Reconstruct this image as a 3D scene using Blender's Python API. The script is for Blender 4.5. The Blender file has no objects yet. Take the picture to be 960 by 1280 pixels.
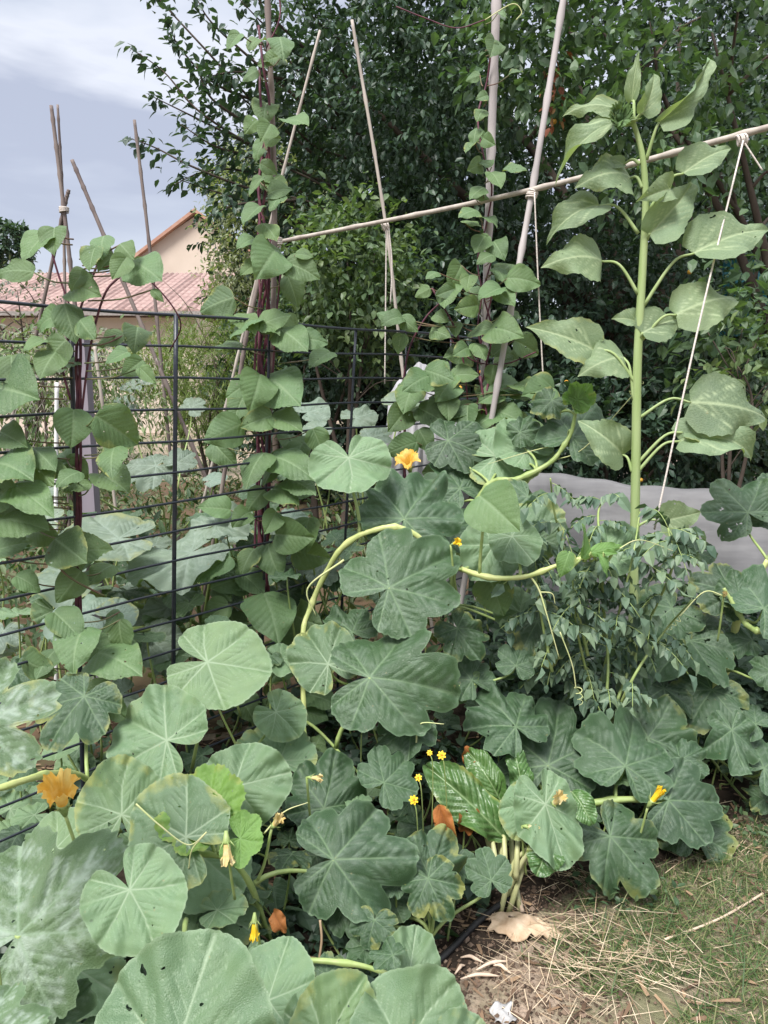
import bpy, math, random
import numpy as np
from mathutils import Vector, Matrix
R = math.radians
random.seed(7); rng = np.random.default_rng(11)
scene = bpy.context.scene
COL = scene.collection

# ------------------------------------------------------------------ camera, sky, sun, exposure
PITCH = R(9.74); F = 967.0; EYE = Vector((0, 0, 1.5))
cd = bpy.data.cameras.new('camera'); cam = bpy.data.objects.new('camera', cd); COL.objects.link(cam)
cam.location = EYE; cam.rotation_euler = (math.pi / 2 - PITCH, 0, 0)
cd.sensor_fit = 'VERTICAL'; cd.sensor_height = 36; cd.lens = F / 1280 * 36
cd.clip_start = 0.05; cd.clip_end = 1000
scene.camera = cam
scene.view_settings.view_transform = 'Standard'; scene.view_settings.look = 'None'
scene.view_settings.exposure = 1.08; scene.view_settings.gamma = 1; scene.view_settings.use_curve_mapping = False
SUN_EL, SUN_AZ = R(56), R(212)      # azimuth clockwise from +Y: high, behind the camera and to the left

def build_world():
    w = bpy.data.worlds.new('World'); scene.world = w; w.use_nodes = True
    nt = w.node_tree; N = nt.nodes; L = nt.links; N.clear()
    out = N.new('ShaderNodeOutputWorld'); bg = N.new('ShaderNodeBackground'); bg.inputs[1].default_value = 0.1
    sky = N.new('ShaderNodeTexSky'); sky.sky_type = 'NISHITA'; sky.sun_disc = False
    sky.sun_elevation = SUN_EL; sky.sun_rotation = SUN_AZ
    tc = N.new('ShaderNodeTexCoord'); sep = N.new('ShaderNodeSeparateXYZ'); L.new(tc.outputs['Generated'], sep.inputs[0])
    mp = N.new('ShaderNodeMapping'); mp.inputs['Scale'].default_value = (1.1, 1.1, 4.6); mp.inputs['Location'].default_value = (0.35, 0, .4)
    L.new(tc.outputs['Generated'], mp.inputs[0])
    nz = N.new('ShaderNodeTexNoise'); nz.inputs['Scale'].default_value = 2.2; nz.inputs['Detail'].default_value = 5; nz.inputs['Distortion'].default_value = .35
    L.new(mp.outputs[0], nz.inputs['Vector'])
    # layers of stratus: bright and dark banks by height above the horizon, their edges torn by noise
    m1 = N.new('ShaderNodeMath'); m1.operation = 'MULTIPLY_ADD'; L.new(nz.outputs[0], m1.inputs[0]); m1.inputs[1].default_value = .34; m1.inputs[2].default_value = -.17
    m2 = N.new('ShaderNodeMath'); m2.operation = 'ADD'; L.new(sep.outputs[2], m2.inputs[0]); L.new(m1.outputs[0], m2.inputs[1])
    rp = N.new('ShaderNodeValToRGB'); L.new(m2.outputs[0], rp.inputs[0]); els = rp.color_ramp.elements
    dk, md, lt = (2.6, 2.8, 3.45, 1), (3.6, 3.85, 4.4, 1), (4.4, 4.55, 5.0, 1)
    els[0].position = 0; els[0].color = md; els[1].position = 1; els[1].color = lt
    for ps, cl in ((.13, md), (.20, dk), (.255, dk), (.31, lt), (.35, md), (.385, dk), (.43, lt)):
        e = els.new(ps); e.color = cl
    # an overcast sky is several times brighter overhead than near the horizon
    mr = N.new('ShaderNodeMapRange'); mr.interpolation_type = 'SMOOTHSTEP'; L.new(sep.outputs[2], mr.inputs[0])
    mr.inputs[1].default_value = .42; mr.inputs[2].default_value = .95; mr.inputs[3].default_value = 1.0; mr.inputs[4].default_value = 2.4
    mu = N.new('ShaderNodeVectorMath'); mu.operation = 'SCALE'; L.new(rp.outputs[0], mu.inputs[0]); L.new(mr.outputs[0], mu.inputs['Scale'])
    # and brighter low down to the left of the frame's top
    mx = N.new('ShaderNodeMix'); mx.data_type = 'RGBA'; mx.inputs[0].default_value = .9
    L.new(sky.outputs[0], mx.inputs[6]); L.new(mu.outputs[0], mx.inputs[7])
    L.new(mx.outputs[2], bg.inputs[0]); L.new(bg.outputs[0], out.inputs[0])
build_world()
sd = bpy.data.lights.new('sun', 'SUN'); sd.energy = 3.0; sd.angle = R(20); sd.color = (1, .975, .94)
sun = bpy.data.objects.new('sun', sd); COL.objects.link(sun)
sv = Vector((math.sin(SUN_AZ) * math.cos(SUN_EL), math.cos(SUN_AZ) * math.cos(SUN_EL), math.sin(SUN_EL)))
sun.rotation_euler = (-sv).to_track_quat('-Z', 'Y').to_euler(); sun.location = (0, 0, 30)

# ------------------------------------------------------------------ helpers
CP, SP = math.cos(PITCH), math.sin(PITCH)
def ray(px, py):
    x = (px - 480) / F; y = (640 - py) / F
    return Vector((x, CP + y * SP, -SP + y * CP))
def P(px, py, Y):                       # photo direction, at the ground distance Y in front of the viewer
    d = ray(px, py); return EYE + d * (Y / d.y)
def G(px, py, z=0.0):                   # where that direction meets the height z
    d = ray(px, py); return EYE + d * ((z - EYE.z) / d.z)

def link(name, me, mat=None, parent=None, M=None):
    o = bpy.data.objects.new(name, me); COL.objects.link(o)
    if mat is not None and not me.materials: me.materials.append(mat)
    if parent is not None:
        o.parent = parent
        o.matrix_parent_inverse = wmat(parent).inverted()
    if M is not None: o.matrix_basis = M
    o['_w'] = [v for row in (M if M is not None else Matrix.Identity(4)) for v in row]
    return o
def wmat(o):
    if '_w' in o.keys():
        a = list(o['_w']); return Matrix((a[0:4], a[4:8], a[8:12], a[12:16]))
    return Matrix.Translation(o.location)
def thing(name, label, cat, loc=(0, 0, 0), group=None):
    o = bpy.data.objects.new(name, None); COL.objects.link(o); o.location = loc; o.empty_display_size = .1
    o['label'] = label; o['category'] = cat
    if group: o['group'] = group
    return o
def tag(o, label, cat, group=None, kind=None):
    o['label'] = label; o['category'] = cat
    if group: o['group'] = group
    if kind: o['kind'] = kind
    return o
def mesh_np(name, V, Fc, smooth=True):
    me = bpy.data.meshes.new(name); V = np.asarray(V, dtype=np.float32); Fc = np.asarray(Fc, dtype=np.int32)
    k = Fc.shape[1]
    me.vertices.add(len(V)); me.vertices.foreach_set('co', V.ravel())
    me.loops.add(Fc.size); me.loops.foreach_set('vertex_index', Fc.ravel())
    me.polygons.add(len(Fc)); me.polygons.foreach_set('loop_start', np.arange(0, Fc.size, k, dtype=np.int32))
    me.polygons.foreach_set('use_smooth', np.full(len(Fc), smooth))
    me.update(calc_edges=True); return me
def attr(me, name, vals):
    a = me.attributes.new(name, 'FLOAT', 'POINT'); a.data.foreach_set('value', np.asarray(vals, dtype=np.float32))
def attrv(me, name, vals):
    a = me.attributes.new(name, 'FLOAT_VECTOR', 'POINT'); a.data.foreach_set('vector', np.asarray(vals, dtype=np.float32).ravel())

def spline(pts, n=8):
    pts = [Vector(p) for p in pts]
    if len(pts) < 3: return [pts[0].lerp(pts[-1], i / n) for i in range(n + 1)]
    out = []; q = [pts[0] * 2 - pts[1]] + pts + [pts[-1] * 2 - pts[-2]]
    for i in range(1, len(q) - 2):
        p0, p1, p2, p3 = q[i - 1:i + 3]
        for k in range(n):
            t = k / n
            out.append(.5 * (2 * p1 + (p2 - p0) * t + (2 * p0 - 5 * p1 + 4 * p2 - p3) * t * t + (3 * p1 - p0 - 3 * p2 + p3) * t ** 3))
    out.append(pts[-1]); return out
def tube_vf(pts, r, sides=7, V=None, Fc=None):
    V = [] if V is None else V; Fc = [] if Fc is None else Fc
    n = len(pts); rr = r if isinstance(r, (list, tuple, np.ndarray)) else [r] * n
    if len(rr) != n: rr = np.interp(np.linspace(0, 1, n), np.linspace(0, 1, len(rr)), rr)
    base = len(V); t0 = (pts[1] - pts[0]).normalized(); up = t0.orthogonal().normalized()
    for i in range(n):
        t = (pts[min(i + 1, n - 1)] - pts[max(i - 1, 0)]).normalized()
        up = (up - t * up.dot(t)); up = up.normalized() if up.length > 1e-6 else t.orthogonal().normalized()
        b = t.cross(up)
        for k in range(sides):
            a = 2 * math.pi * k / sides
            V.append(pts[i] + (up * math.cos(a) + b * math.sin(a)) * rr[i])
    for i in range(n - 1):
        for k in range(sides):
            a = base + i * sides + k; b2 = base + i * sides + (k + 1) % sides
            Fc.append((a, b2, b2 + sides, a + sides))
    for ring, rev in ((base, True), (base + (n - 1) * sides, False)):
        c = len(V); V.append(pts[0] if rev else pts[-1])
        for k in range(sides):
            a, b2 = ring + k, ring + (k + 1) % sides
            Fc.append((c, b2, a, a) if rev else (c, a, b2, b2))
    return V, Fc
def mesh_vf(name, V, Fc, smooth=True):
    me = bpy.data.meshes.new(name)
    me.from_pydata([tuple(v) for v in V], [], [tuple(dict.fromkeys(f)) for f in Fc]); me.update()
    if smooth: me.polygons.foreach_set('use_smooth', [True] * len(me.polygons))
    return me
def tube(name, pts, r, mat, parent=None, sides=7, n=8, smoothpath=True):
    p = spline(pts, n) if smoothpath else [Vector(q) for q in pts]
    V, Fc = tube_vf(p, r, sides); return link(name, mesh_vf(name, V, Fc), mat, parent)
def box_vf(lo, hi, V, Fc):
    b = len(V); x0, y0, z0 = lo; x1, y1, z1 = hi
    V += [Vector(p) for p in ((x0, y0, z0), (x1, y0, z0), (x1, y1, z0), (x0, y1, z0), (x0, y0, z1), (x1, y0, z1), (x1, y1, z1), (x0, y1, z1))]
    Fc += [tuple(b + i for i in f) for f in ((0, 3, 2, 1), (4, 5, 6, 7), (0, 1, 5, 4), (1, 2, 6, 5), (2, 3, 7, 6), (3, 0, 4, 7))]
def box(name, lo, hi, mat, parent=None):
    V, Fc = [], []; box_vf(lo, hi, V, Fc); return link(name, mesh_vf(name, V, Fc, False), mat, parent)

# ------------------------------------------------------------------ materials
def newmat(name):
    m = bpy.data.materials.new(name); m.use_nodes = True; nt = m.node_tree; nt.nodes.clear(); return m, nt.nodes, nt.links
def node(N, t, **kw):
    n = N.new('ShaderNode' + t)
    for k, v in kw.items(): setattr(n, k, v)
    return n
def mixc(N, L, fac, a, b, blend='MIX'):
    m = N.new('ShaderNodeMix'); m.data_type = 'RGBA'; m.blend_type = blend
    for i, v in ((0, fac), (6, a), (7, b)):
        if hasattr(v, 'is_linked'): L.new(v, m.inputs[i])
        else: m.inputs[i].default_value = v if i == 0 else (*v, 1)
    return m.outputs[2]
def math_(N, L, op, a, b=None, clamp=False):
    m = N.new('ShaderNodeMath'); m.operation = op; m.use_clamp = clamp
    for i, v in ((0, a), (1, b)):
        if v is None: continue
        if hasattr(v, 'is_linked'): L.new(v, m.inputs[i])
        else: m.inputs[i].default_value = v
    return m.outputs[0]
def noise(N, L, vec, scale, detail=3, rough=.55):
    n = N.new('ShaderNodeTexNoise'); n.inputs['Scale'].default_value = scale; n.inputs['Detail'].default_value = detail; n.inputs['Roughness'].default_value = rough
    if vec is not None: L.new(vec, n.inputs['Vector'])
    return n.outputs[0]
def ramp(N, L, fac, lo, hi):
    m = N.new('ShaderNodeMapRange'); m.clamp = True; L.new(fac, m.inputs[0]); m.inputs[1].default_value = lo; m.inputs[2].default_value = hi
    return m.outputs[0]

def leaf_mat(name, col, vein, under, rough=.48, trans=.2, tcol=None, silver=0, blem=.45, hue=.35, spec=.4, fine=62, edge=None, bump=.3):
    m, N, L = newmat(name)
    uv = node(N, 'Attribute', attribute_name='leafuv').outputs['Vector']
    vn = node(N, 'Attribute', attribute_name='vein').outputs['Fac']
    dm = node(N, 'Attribute', attribute_name='dmain').outputs['Fac']
    rnd = node(N, 'ObjectInfo').outputs['Random']
    off = node(N, 'VectorMath', operation='SCALE'); comb = node(N, 'CombineXYZ')
    L.new(rnd, comb.inputs[0]); L.new(rnd, comb.inputs[2]); L.new(comb.outputs[0], off.inputs[0]); off.inputs['Scale'].default_value = 37
    add = node(N, 'VectorMath', operation='ADD'); L.new(uv, add.inputs[0]); L.new(off.outputs[0], add.inputs[1]); uvo = add.outputs[0]
    n1 = noise(N, L, uvo, 3.0, 4); n2 = noise(N, L, uvo, fine, 3)
    c = mixc(N, L, math_(N, L, 'MULTIPLY', ramp(N, L, n1, .3, .75), blem), col, tuple(min(1, x * y) for x, y in zip(col, (1.55, 1.3, 1.1))))
    c = mixc(N, L, math_(N, L, 'MULTIPLY', ramp(N, L, n2, .45, .8), .35), c, tuple(x * .6 for x in col))
    # every leaf its own age: yellower or bluer
    c = mixc(N, L, math_(N, L, 'MULTIPLY', rnd, hue), c, tuple(min(1, x * y) for x, y in zip(col, (1.75, 1.35, .7))))
    r2 = math_(N, L, 'FRACT', math_(N, L, 'MULTIPLY', rnd, 17.31))
    c = mixc(N, L, math_(N, L, 'MULTIPLY', ramp(N, L, r2, .55, 1.0), .55), c, tuple(x * .5 for x in col))
    c = mixc(N, L, math_(N, L, 'MULTIPLY', ramp(N, L, r2, .35, .0), .4), c, tuple(min(1, x * 1.5 + .01) for x in col))
    n3 = noise(N, L, uvo, 1.3, 2)
    c = mixc(N, L, math_(N, L, 'MULTIPLY', ramp(N, L, n3, .5, .7), .3), c, tuple(x * .62 for x in col))
    if silver:
        s1 = ramp(N, L, noise(N, L, uvo, 6.5, 3), .42, .6); s2 = ramp(N, L, dm, .17, .015)
        c = mixc(N, L, math_(N, L, 'MULTIPLY', math_(N, L, 'MULTIPLY', s1, s2), silver), c, (.42, .49, .43))
    c = mixc(N, L, math_(N, L, 'MULTIPLY', vn, .75), c, vein)
    if edge:
        ed = node(N, 'Attribute', attribute_name='rim').outputs['Fac']
        c = mixc(N, L, math_(N, L, 'MULTIPLY', ramp(N, L, ed, .955, 1.0), .5), c, edge)
    ed0 = node(N, 'Attribute', attribute_name='rim').outputs['Fac']; r3 = math_(N, L, 'FRACT', math_(N, L, 'MULTIPLY', rnd, 51.7))
    yl = math_(N, L, 'MULTIPLY', ramp(N, L, math_(N, L, 'ADD', math_(N, L, 'MULTIPLY', ed0, .55), noise(N, L, uvo, 2.6, 4)), .98, 1.12), ramp(N, L, r3, .62, .85))
    c = mixc(N, L, math_(N, L, 'MULTIPLY', yl, .6), c, (.30, .30, .08))
    # dry specks and holes of wear
    sp = ramp(N, L, noise(N, L, uvo, 13, 2), .72, .76)
    c = mixc(N, L, math_(N, L, 'MULTIPLY', sp, .5), c, (.24, .21, .1))
    geo = node(N, 'NewGeometry'); back = geo.outputs['Backfacing']
    cu = mixc(N, L, math_(N, L, 'MULTIPLY', vn, .6), under, tuple(min(1, x * 1.5) for x in under))
    cf = mixc(N, L, back, c, cu)
    b = node(N, 'BsdfPrincipled'); b.inputs['Roughness'].default_value = rough
    L.new(math_(N, L, 'ADD', math_(N, L, 'MULTIPLY', n1, .25), rough - .12), b.inputs['Roughness'])
    b.inputs['Specular IOR Level'].default_value = spec
    bp = node(N, 'Bump'); bp.inputs['Strength'].default_value = bump; bp.inputs['Distance'].default_value = .004
    vor = node(N, 'TexVoronoi'); vor.feature = 'DISTANCE_TO_EDGE'; vor.inputs['Scale'].default_value = fine * .8; L.new(uvo, vor.inputs['Vector'])
    vr = ramp(N, L, vor.outputs['Distance'], 0, .25)
    cfine = mixc(N, L, math_(N, L, 'MULTIPLY', ramp(N, L, vor.outputs['Distance'], .09, .0), .16), cf, vein); L.new(cfine, b.inputs['Base Color'])
    hgt = math_(N, L, 'ADD', math_(N, L, 'MULTIPLY', vr, .8), math_(N, L, 'MULTIPLY', n2, .8))
    L.new(hgt, bp.inputs['Height']); L.new(bp.outputs[0], b.inputs['Normal'])
    t = node(N, 'BsdfTranslucent'); tc = tcol or (col[0] * 2.2, col[1] * 2.2, col[2] * .8); t.inputs[0].default_value = (*tc, 1)
    ms = node(N, 'MixShader'); ms.inputs[0].default_value = trans; L.new(b.outputs[0], ms.inputs[1]); L.new(t.outputs[0], ms.inputs[2])
    tr = node(N, 'BsdfTransparent'); mh = node(N, 'MixShader')      # leaves some insect has eaten
    hm = math_(N, L, 'MULTIPLY', math_(N, L, 'GREATER_THAN', noise(N, L, uvo, 10, 1), .735), math_(N, L, 'GREATER_THAN', r3, .55))
    L.new(hm, mh.inputs[0]); L.new(ms.outputs[0], mh.inputs[1]); L.new(tr.outputs[0], mh.inputs[2])
    o = node(N, 'OutputMaterial'); L.new(mh.outputs[0], o.inputs[0]); return m

def simple(name, col, rough=.7, col2=None, scale=20, spec=.3, bump=.3, trans=0, stretch=None, detail=4, coords='Object', lo=.35, hi=.7, dist=.01, metal=0):
    m, N, L = newmat(name)
    tc = node(N, 'TexCoord').outputs[coords]
    if stretch:
        mp = node(N, 'Mapping'); mp.inputs['Scale'].default_value = stretch; L.new(tc, mp.inputs[0]); tc = mp.outputs[0]
    n = noise(N, L, tc, scale, detail)
    c = mixc(N, L, ramp(N, L, n, lo, hi), col, col2 or tuple(x * .6 for x in col))
    b = node(N, 'BsdfPrincipled'); L.new(c, b.inputs['Base Color']); b.inputs['Roughness'].default_value = rough; b.inputs['Specular IOR Level'].default_value = spec
    b.inputs['Metallic'].default_value = metal
    if bump:
        bp = node(N, 'Bump'); bp.inputs['Strength'].default_value = bump; bp.inputs['Distance'].default_value = dist; L.new(n, bp.inputs['Height']); L.new(bp.outputs[0], b.inputs['Normal'])
    o = node(N, 'OutputMaterial')
    if trans:
        t = node(N, 'BsdfTranslucent'); L.new(c, t.inputs[0]); ms = node(N, 'MixShader'); ms.inputs[0].default_value = trans
        L.new(b.outputs[0], ms.inputs[1]); L.new(t.outputs[0], ms.inputs[2]); L.new(ms.outputs[0], o.inputs[0])
    else: L.new(b.outputs[0], o.inputs[0])
    return m
def mass_mat(name, cols, rough=.5, trans=.2, spec=.35):
    # foliage made of many small leaves: the colour of each comes from its own random value
    m, N, L = newmat(name)
    a = node(N, 'Attribute', attribute_name='leafrand').outputs['Fac']
    r = node(N, 'ValToRGB'); L.new(a, r.inputs[0]); els = r.color_ramp.elements
    els[0].position = 0; els[0].color = (*cols[0], 1); els[1].position = 1; els[1].color = (*cols[-1], 1)
    for i in range(1, len(cols) - 1):
        e = els.new(i / (len(cols) - 1)); e.color = (*cols[i], 1)
    b = node(N, 'BsdfPrincipled'); L.new(r.outputs[0], b.inputs['Base Color']); b.inputs['Roughness'].default_value = rough; b.inputs['Specular IOR Level'].default_value = spec
    t = node(N, 'BsdfTranslucent'); L.new(mixc(N, L, 1.0, r.outputs[0], (1.9, 2.2, .8), 'MULTIPLY'), t.inputs[0])
    ms = node(N, 'MixShader'); ms.inputs[0].default_value = trans; L.new(b.outputs[0], ms.inputs[1]); L.new(t.outputs[0], ms.inputs[2])
    o = node(N, 'OutputMaterial'); L.new(ms.outputs[0], o.inputs[0]); return m

M = {}
M['round'] = leaf_mat('pumpkin_leaf', (.118, .20, .108), (.30, .38, .25), (.13, .22, .10), rough=.46, edge=(.24, .32, .2), hue=.2)
M['lobed'] = leaf_mat('squash_leaf', (.036, .078, .036), (.14, .215, .11), (.09, .17, .06), rough=.42, silver=.12, edge=(.15, .23, .13), hue=.2)
M['silver'] = leaf_mat('mottled_leaf', (.08, .14, .072), (.2, .28, .18), (.14, .21, .13), rough=.5, silver=.55, edge=(.18, .26, .15), hue=.15)
M['grey'] = leaf_mat('grey_squash_leaf', (.125, .18, .14), (.22, .28, .22), (.12, .22, .06), rough=.5, silver=.2, hue=.2)
M['bean'] = leaf_mat('bean_leaf', (.078, .145, .062), (.19, .27, .14), (.11, .19, .07), rough=.5, trans=.2, tcol=(.3, .42, .08), fine=48, hue=.35, spec=.4)
M['sunflower'] = leaf_mat('sunflower_leaf', (.135, .20, .115), (.40, .48, .28), (.17, .26, .14), rough=.6, trans=.25, tcol=(.35, .48, .1), fine=45, spec=.4, hue=.15)
M['chard'] = leaf_mat('chard_leaf', (.04, .10, .028), (.22, .3, .14), (.08, .15, .05), rough=.36, trans=.1, spec=.5, fine=12, bump=.15)
M['young'] = leaf_mat('young_leaf', (.11, .22, .06), (.2, .32, .12), (.16, .27, .09), rough=.5, trans=.3, edge=(.2, .3, .1))
M['deadleaf'] = leaf_mat('dead_leaf', (.26, .105, .03), (.16, .06, .02), (.22, .12, .05), rough=.7, trans=.25, tcol=(.45, .18, .04), fine=20, hue=.5)
M['stem'] = simple('squash_stem', (.22, .30, .09), .5, (.30, .36, .14), 30, .4, .2)
M['vine'] = simple('pale_vine', (.46, .48, .20), .5, (.33, .40, .13), 25, .4, .2)
M['sunstem'] = simple('sunflower_stem', (.24, .32, .12), .65, (.31, .38, .18), 40, .3, .4, stretch=(1, 1, .1))
M['purple'] = simple('bean_stem', (.06, .015, .032), .5, (.13, .04, .05), 30, .3, .2)
M['beanstalk'] = simple('bean_stalk', (.14, .07, .05), .5, (.10, .14, .05), 14, .3, .2)
M['tendril'] = simple('tendril', (.42, .47, .2), .5, (.5, .48, .26), 30)
M['petal'] = simple('orange_petal', (.80, .45, .07), .6, (.86, .64, .22), 25, .2, .25, trans=.35, lo=.4, hi=.65)
M['petalpale'] = simple('faded_petal', (.70, .52, .2), .6, (.62, .58, .36), 60, .2, .3, trans=.3)
M['yellow'] = simple('yellow_petal', (.80, .50, .02), .5, (.80, .60, .05), 60, .2, 0, trans=.2)
M['fence'] = simple('fence_coating', (.012, .016, .026), .38, (.022, .026, .034), 60, .5, .1)
M['cane'] = simple('bamboo_cane', (.42, .37, .32), .65, (.27, .23, .2), 22, .3, .3, stretch=(1, 1, .12))
M['canedark'] = simple('weathered_cane', (.13, .10, .095), .7, (.21, .17, .15), 18, .25, .3, stretch=(1, 1, .15))
M['pole'] = simple('weathered_pole', (.43, .39, .38), .75, (.28, .25, .245), 16, .2, .4, stretch=(1, 1, .12))
M['string'] = simple('garden_twine', (.60, .54, .49), .8, (.48, .42, .38), 200, .1, .4)
M['white'] = simple('white_paint', (.72, .71, .7), .6, (.6, .58, .57), 9)
M['post'] = simple('grey_post', (.24, .21, .24), .8, (.22, .19, .22), 14, .2, .3, stretch=(1, 1, .15))
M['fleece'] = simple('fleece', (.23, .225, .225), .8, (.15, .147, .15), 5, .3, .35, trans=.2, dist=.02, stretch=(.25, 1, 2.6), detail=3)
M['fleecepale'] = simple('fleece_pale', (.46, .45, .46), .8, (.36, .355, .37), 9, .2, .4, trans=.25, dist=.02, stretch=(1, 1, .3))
M['bark'] = simple('tree_bark', (.055, .042, .034), .9, (.10, .08, .065), 14, .1, .8, stretch=(1, 1, .3))
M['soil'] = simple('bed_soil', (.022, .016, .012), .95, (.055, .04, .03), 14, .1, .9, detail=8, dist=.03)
M['pipe'] = simple('black_pipe', (.012, .012, .013), .45, (.02, .02, .02), 30)
M['rind'] = simple('dry_rind', (.58, .45, .32), .8, (.34, .23, .14), 26, .2, .7, detail=6)
M['chip'] = simple('wood_chip', (.60, .47, .36), .85, (.46, .34, .25), 25)
M['twig'] = simple('dry_twig', (.22, .15, .09), .8, (.34, .25, .16), 18)
M['fruit'] = simple('yellow_plum', (.62, .36, .05), .35, (.58, .24, .04), 12, .5, 0)
M['hole'] = simple('hole_shade', (.02, .013, .01), 1)

# ------------------------------------------------------------------ leaf meshes
def seg_dist(X, Y, segs):
    d = np.full(X.shape, 9.0)
    for (ax, ay, bx, by, pen) in segs:
        dx, dy = bx - ax, by - ay; l2 = dx * dx + dy * dy + 1e-12
        t = np.clip(((X - ax) * dx + (Y - ay) * dy) / l2, 0, 1)
        d = np.minimum(d, np.hypot(X - ax - t * dx, Y - ay - t * dy) * (1 + pen + t * .8))
    return d
def fnoise(n, k, amp):
    a = np.linspace(-np.pi, np.pi, n, endpoint=False); s = np.zeros(n)
    for i in range(1, k + 1): s += rng.normal() / math.sqrt(i) * np.sin(i * a + rng.uniform(0, 6.28))
    return amp * s / 2
def palmate(kind, seed, nr=44, na=176):
    global rng
    rng = np.random.default_rng(seed)
    cfg = {'round': dict(D=.055, nw=16, back=.62, side=.88, sw=15, teeth=.010, nt=54, bull=.012, cup=.12, ruf=.14),
           'lobed': dict(D=.30, nw=7.5, back=.52, side=.86, sw=20, teeth=.018, nt=40, bull=.017, cup=-.06, ruf=.20),
           'silver': dict(D=.42, nw=9, back=.68, side=.88, sw=22, teeth=.034, nt=46, bull=.016, cup=-.04, ruf=.15),
           'young': dict(D=.16, nw=12, back=.8, side=.95, sw=20, teeth=.035, nt=44, bull=.05, cup=.3, ruf=.14)}[kind]
    th = np.linspace(-np.pi, np.pi, na, endpoint=False); deg = np.degrees(th)
    lob = np.array([0, 57, 112, -57, -112]) + rng.normal(0, 4, 5)
    Rt = np.interp(np.abs(deg), [0, 25, 60, 110, 150, 180], [1.0, .98, cfg['side'], .5 * (cfg['side'] + cfg['back']), cfg['back'], .7 * cfg['back']])
    for a in (.5 * (lob[0] + lob[1]), .5 * (lob[1] + lob[2]), .5 * (lob[0] + lob[3]), .5 * (lob[3] + lob[4])):
        dd = cfg['D'] * rng.uniform(.75, 1.2) * (1.0 if abs(a) < 60 else .8)
        Rt *= 1 - dd * np.exp(-(np.abs(deg - a) / cfg['nw']) ** 1.5)
    dpi = 180 - np.abs(deg)
    Rt *= 1 - .92 * np.exp(-(dpi / cfg['sw']) ** 3)
    Rt *= 1 + fnoise(na, 9, .022)
    if kind in ('lobed', 'silver'): Rt *= 1 + .034 * np.abs(np.sin(th * 8.5 + fnoise(na, 5, .9))) - .017
    ph = cfg['nt'] * th / (2 * np.pi) + fnoise(na, 6, .6)
    Rt *= 1 + cfg['teeth'] * (2 * np.abs(2 * (ph - np.floor(ph)) - 1) - 1) * rng.uniform(.5, 1.2, na)
    rho = np.linspace(0, 1, nr + 1)[1:] ** .92
    RR = rho[:, None] * Rt[None, :]
    X = RR * np.sin(th); Y = RR * np.cos(th)
    segs_m, segs_s = [], []
    for a in list(lob) + [142, -142]:
        ar = R(a); ln = np.interp(a, deg, Rt) * .97
        bend = rng.normal(0, .04)
        segs_m.append((0, 0, math.sin(ar) * ln * .5, math.cos(ar) * ln * .5, 0)); segs_m.append((math.sin(ar) * ln * .5, math.cos(ar) * ln * .5, math.sin(ar + bend) * ln, math.cos(ar + bend) * ln, .8))
        for k, f in enumerate((.24, .38, .52, .66, .8)):
            for sgn in (1, -1):
                f2 = f + sgn * .035; l2 = ln * (.42 * (1 - f2) + .12); aa = ar + sgn * R(42)
                x0, y0 = math.sin(ar) * ln * f2, math.cos(ar) * ln * f2
                segs_s.append((x0, y0, x0 + math.sin(aa) * l2, y0 + math.cos(aa) * l2, .8))
    dmn = seg_dist(X, Y, segs_m); dsn = seg_dist(X, Y, segs_s); d = np.minimum(dmn, dsn * 1.5)
    rr = np.hypot(X, Y)
    Z = cfg['bull'] * (1 - np.exp(-(d / .055) ** 1.3)) - cfg['bull'] * .8
    Z += cfg['cup'] * rng.uniform(.3, 1.6) * rr ** 2
    Z += -.065 * np.exp(-(dmn / .14) ** 2) * rr                                 # the main veins lie in valleys
    for k in (3, 5, 8, 13): Z += cfg['ruf'] * rng.normal() / (k ** .55) * 1.2 * (rr ** 2.2) * np.sin(k * th + rng.uniform(0, 6.28))
    Z += -rng.uniform(.0, .24) * np.clip(Y, 0, 2) ** 2 - rng.uniform(0, .25) * np.abs(X) ** 2                        # tip droops
    Z += rng.uniform(-.05, .12) * np.clip(-Y, 0, 2) ** 1.5
    Z += .012 * np.sin(X * 21 + rng.uniform(0, 6)) * np.sin(Y * 19 + rng.uniform(0, 6)) * rr
    V = np.concatenate([[[0, 0, -cfg['bull'] * .8]], np.stack([X, Y, Z], -1).reshape(-1, 3)])
    idx = np.arange(nr * na).reshape(nr, na) + 1
    q = np.stack([idx[:-1], idx[1:], np.roll(idx[1:], -1, 1), np.roll(idx[:-1], -1, 1)], -1).reshape(-1, 4)
    c0 = np.stack([np.zeros(na, int), idx[0], np.roll(idx[0], -1)], -1)
    me = bpy.data.meshes.new('leaf_' + kind)
    me.from_pydata(V.tolist(), [], c0[:, ::-1].tolist() + q[:, ::-1].tolist()); me.update()
    me.polygons.foreach_set('use_smooth', [True] * len(me.polygons))
    # make the upper side face +Z
    if me.polygons[len(me.polygons) // 2].normal.z < 0: me.flip_normals()
    vein = np.maximum(np.exp(-(dmn / .017) ** 2), (.62 if kind == 'silver' else .42) * np.exp(-(dsn / .010) ** 2))
    attr(me, 'vein', np.concatenate([[1], vein.ravel()])); attr(me, 'dmain', np.concatenate([[0], np.minimum(dmn, dsn * 1.6).ravel()]))
    attr(me, 'rim', np.concatenate([[0], np.repeat(rho, na)]))
    attrv(me, 'leafuv', np.concatenate([[[0, 0, 0]], np.stack([X, Y, X * 0], -1).reshape(-1, 3)]))
    me.materials.append(M[{'round': 'round', 'lobed': 'lobed', 'silver': 'silver', 'young': 'young'}[kind]]); return me

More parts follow.
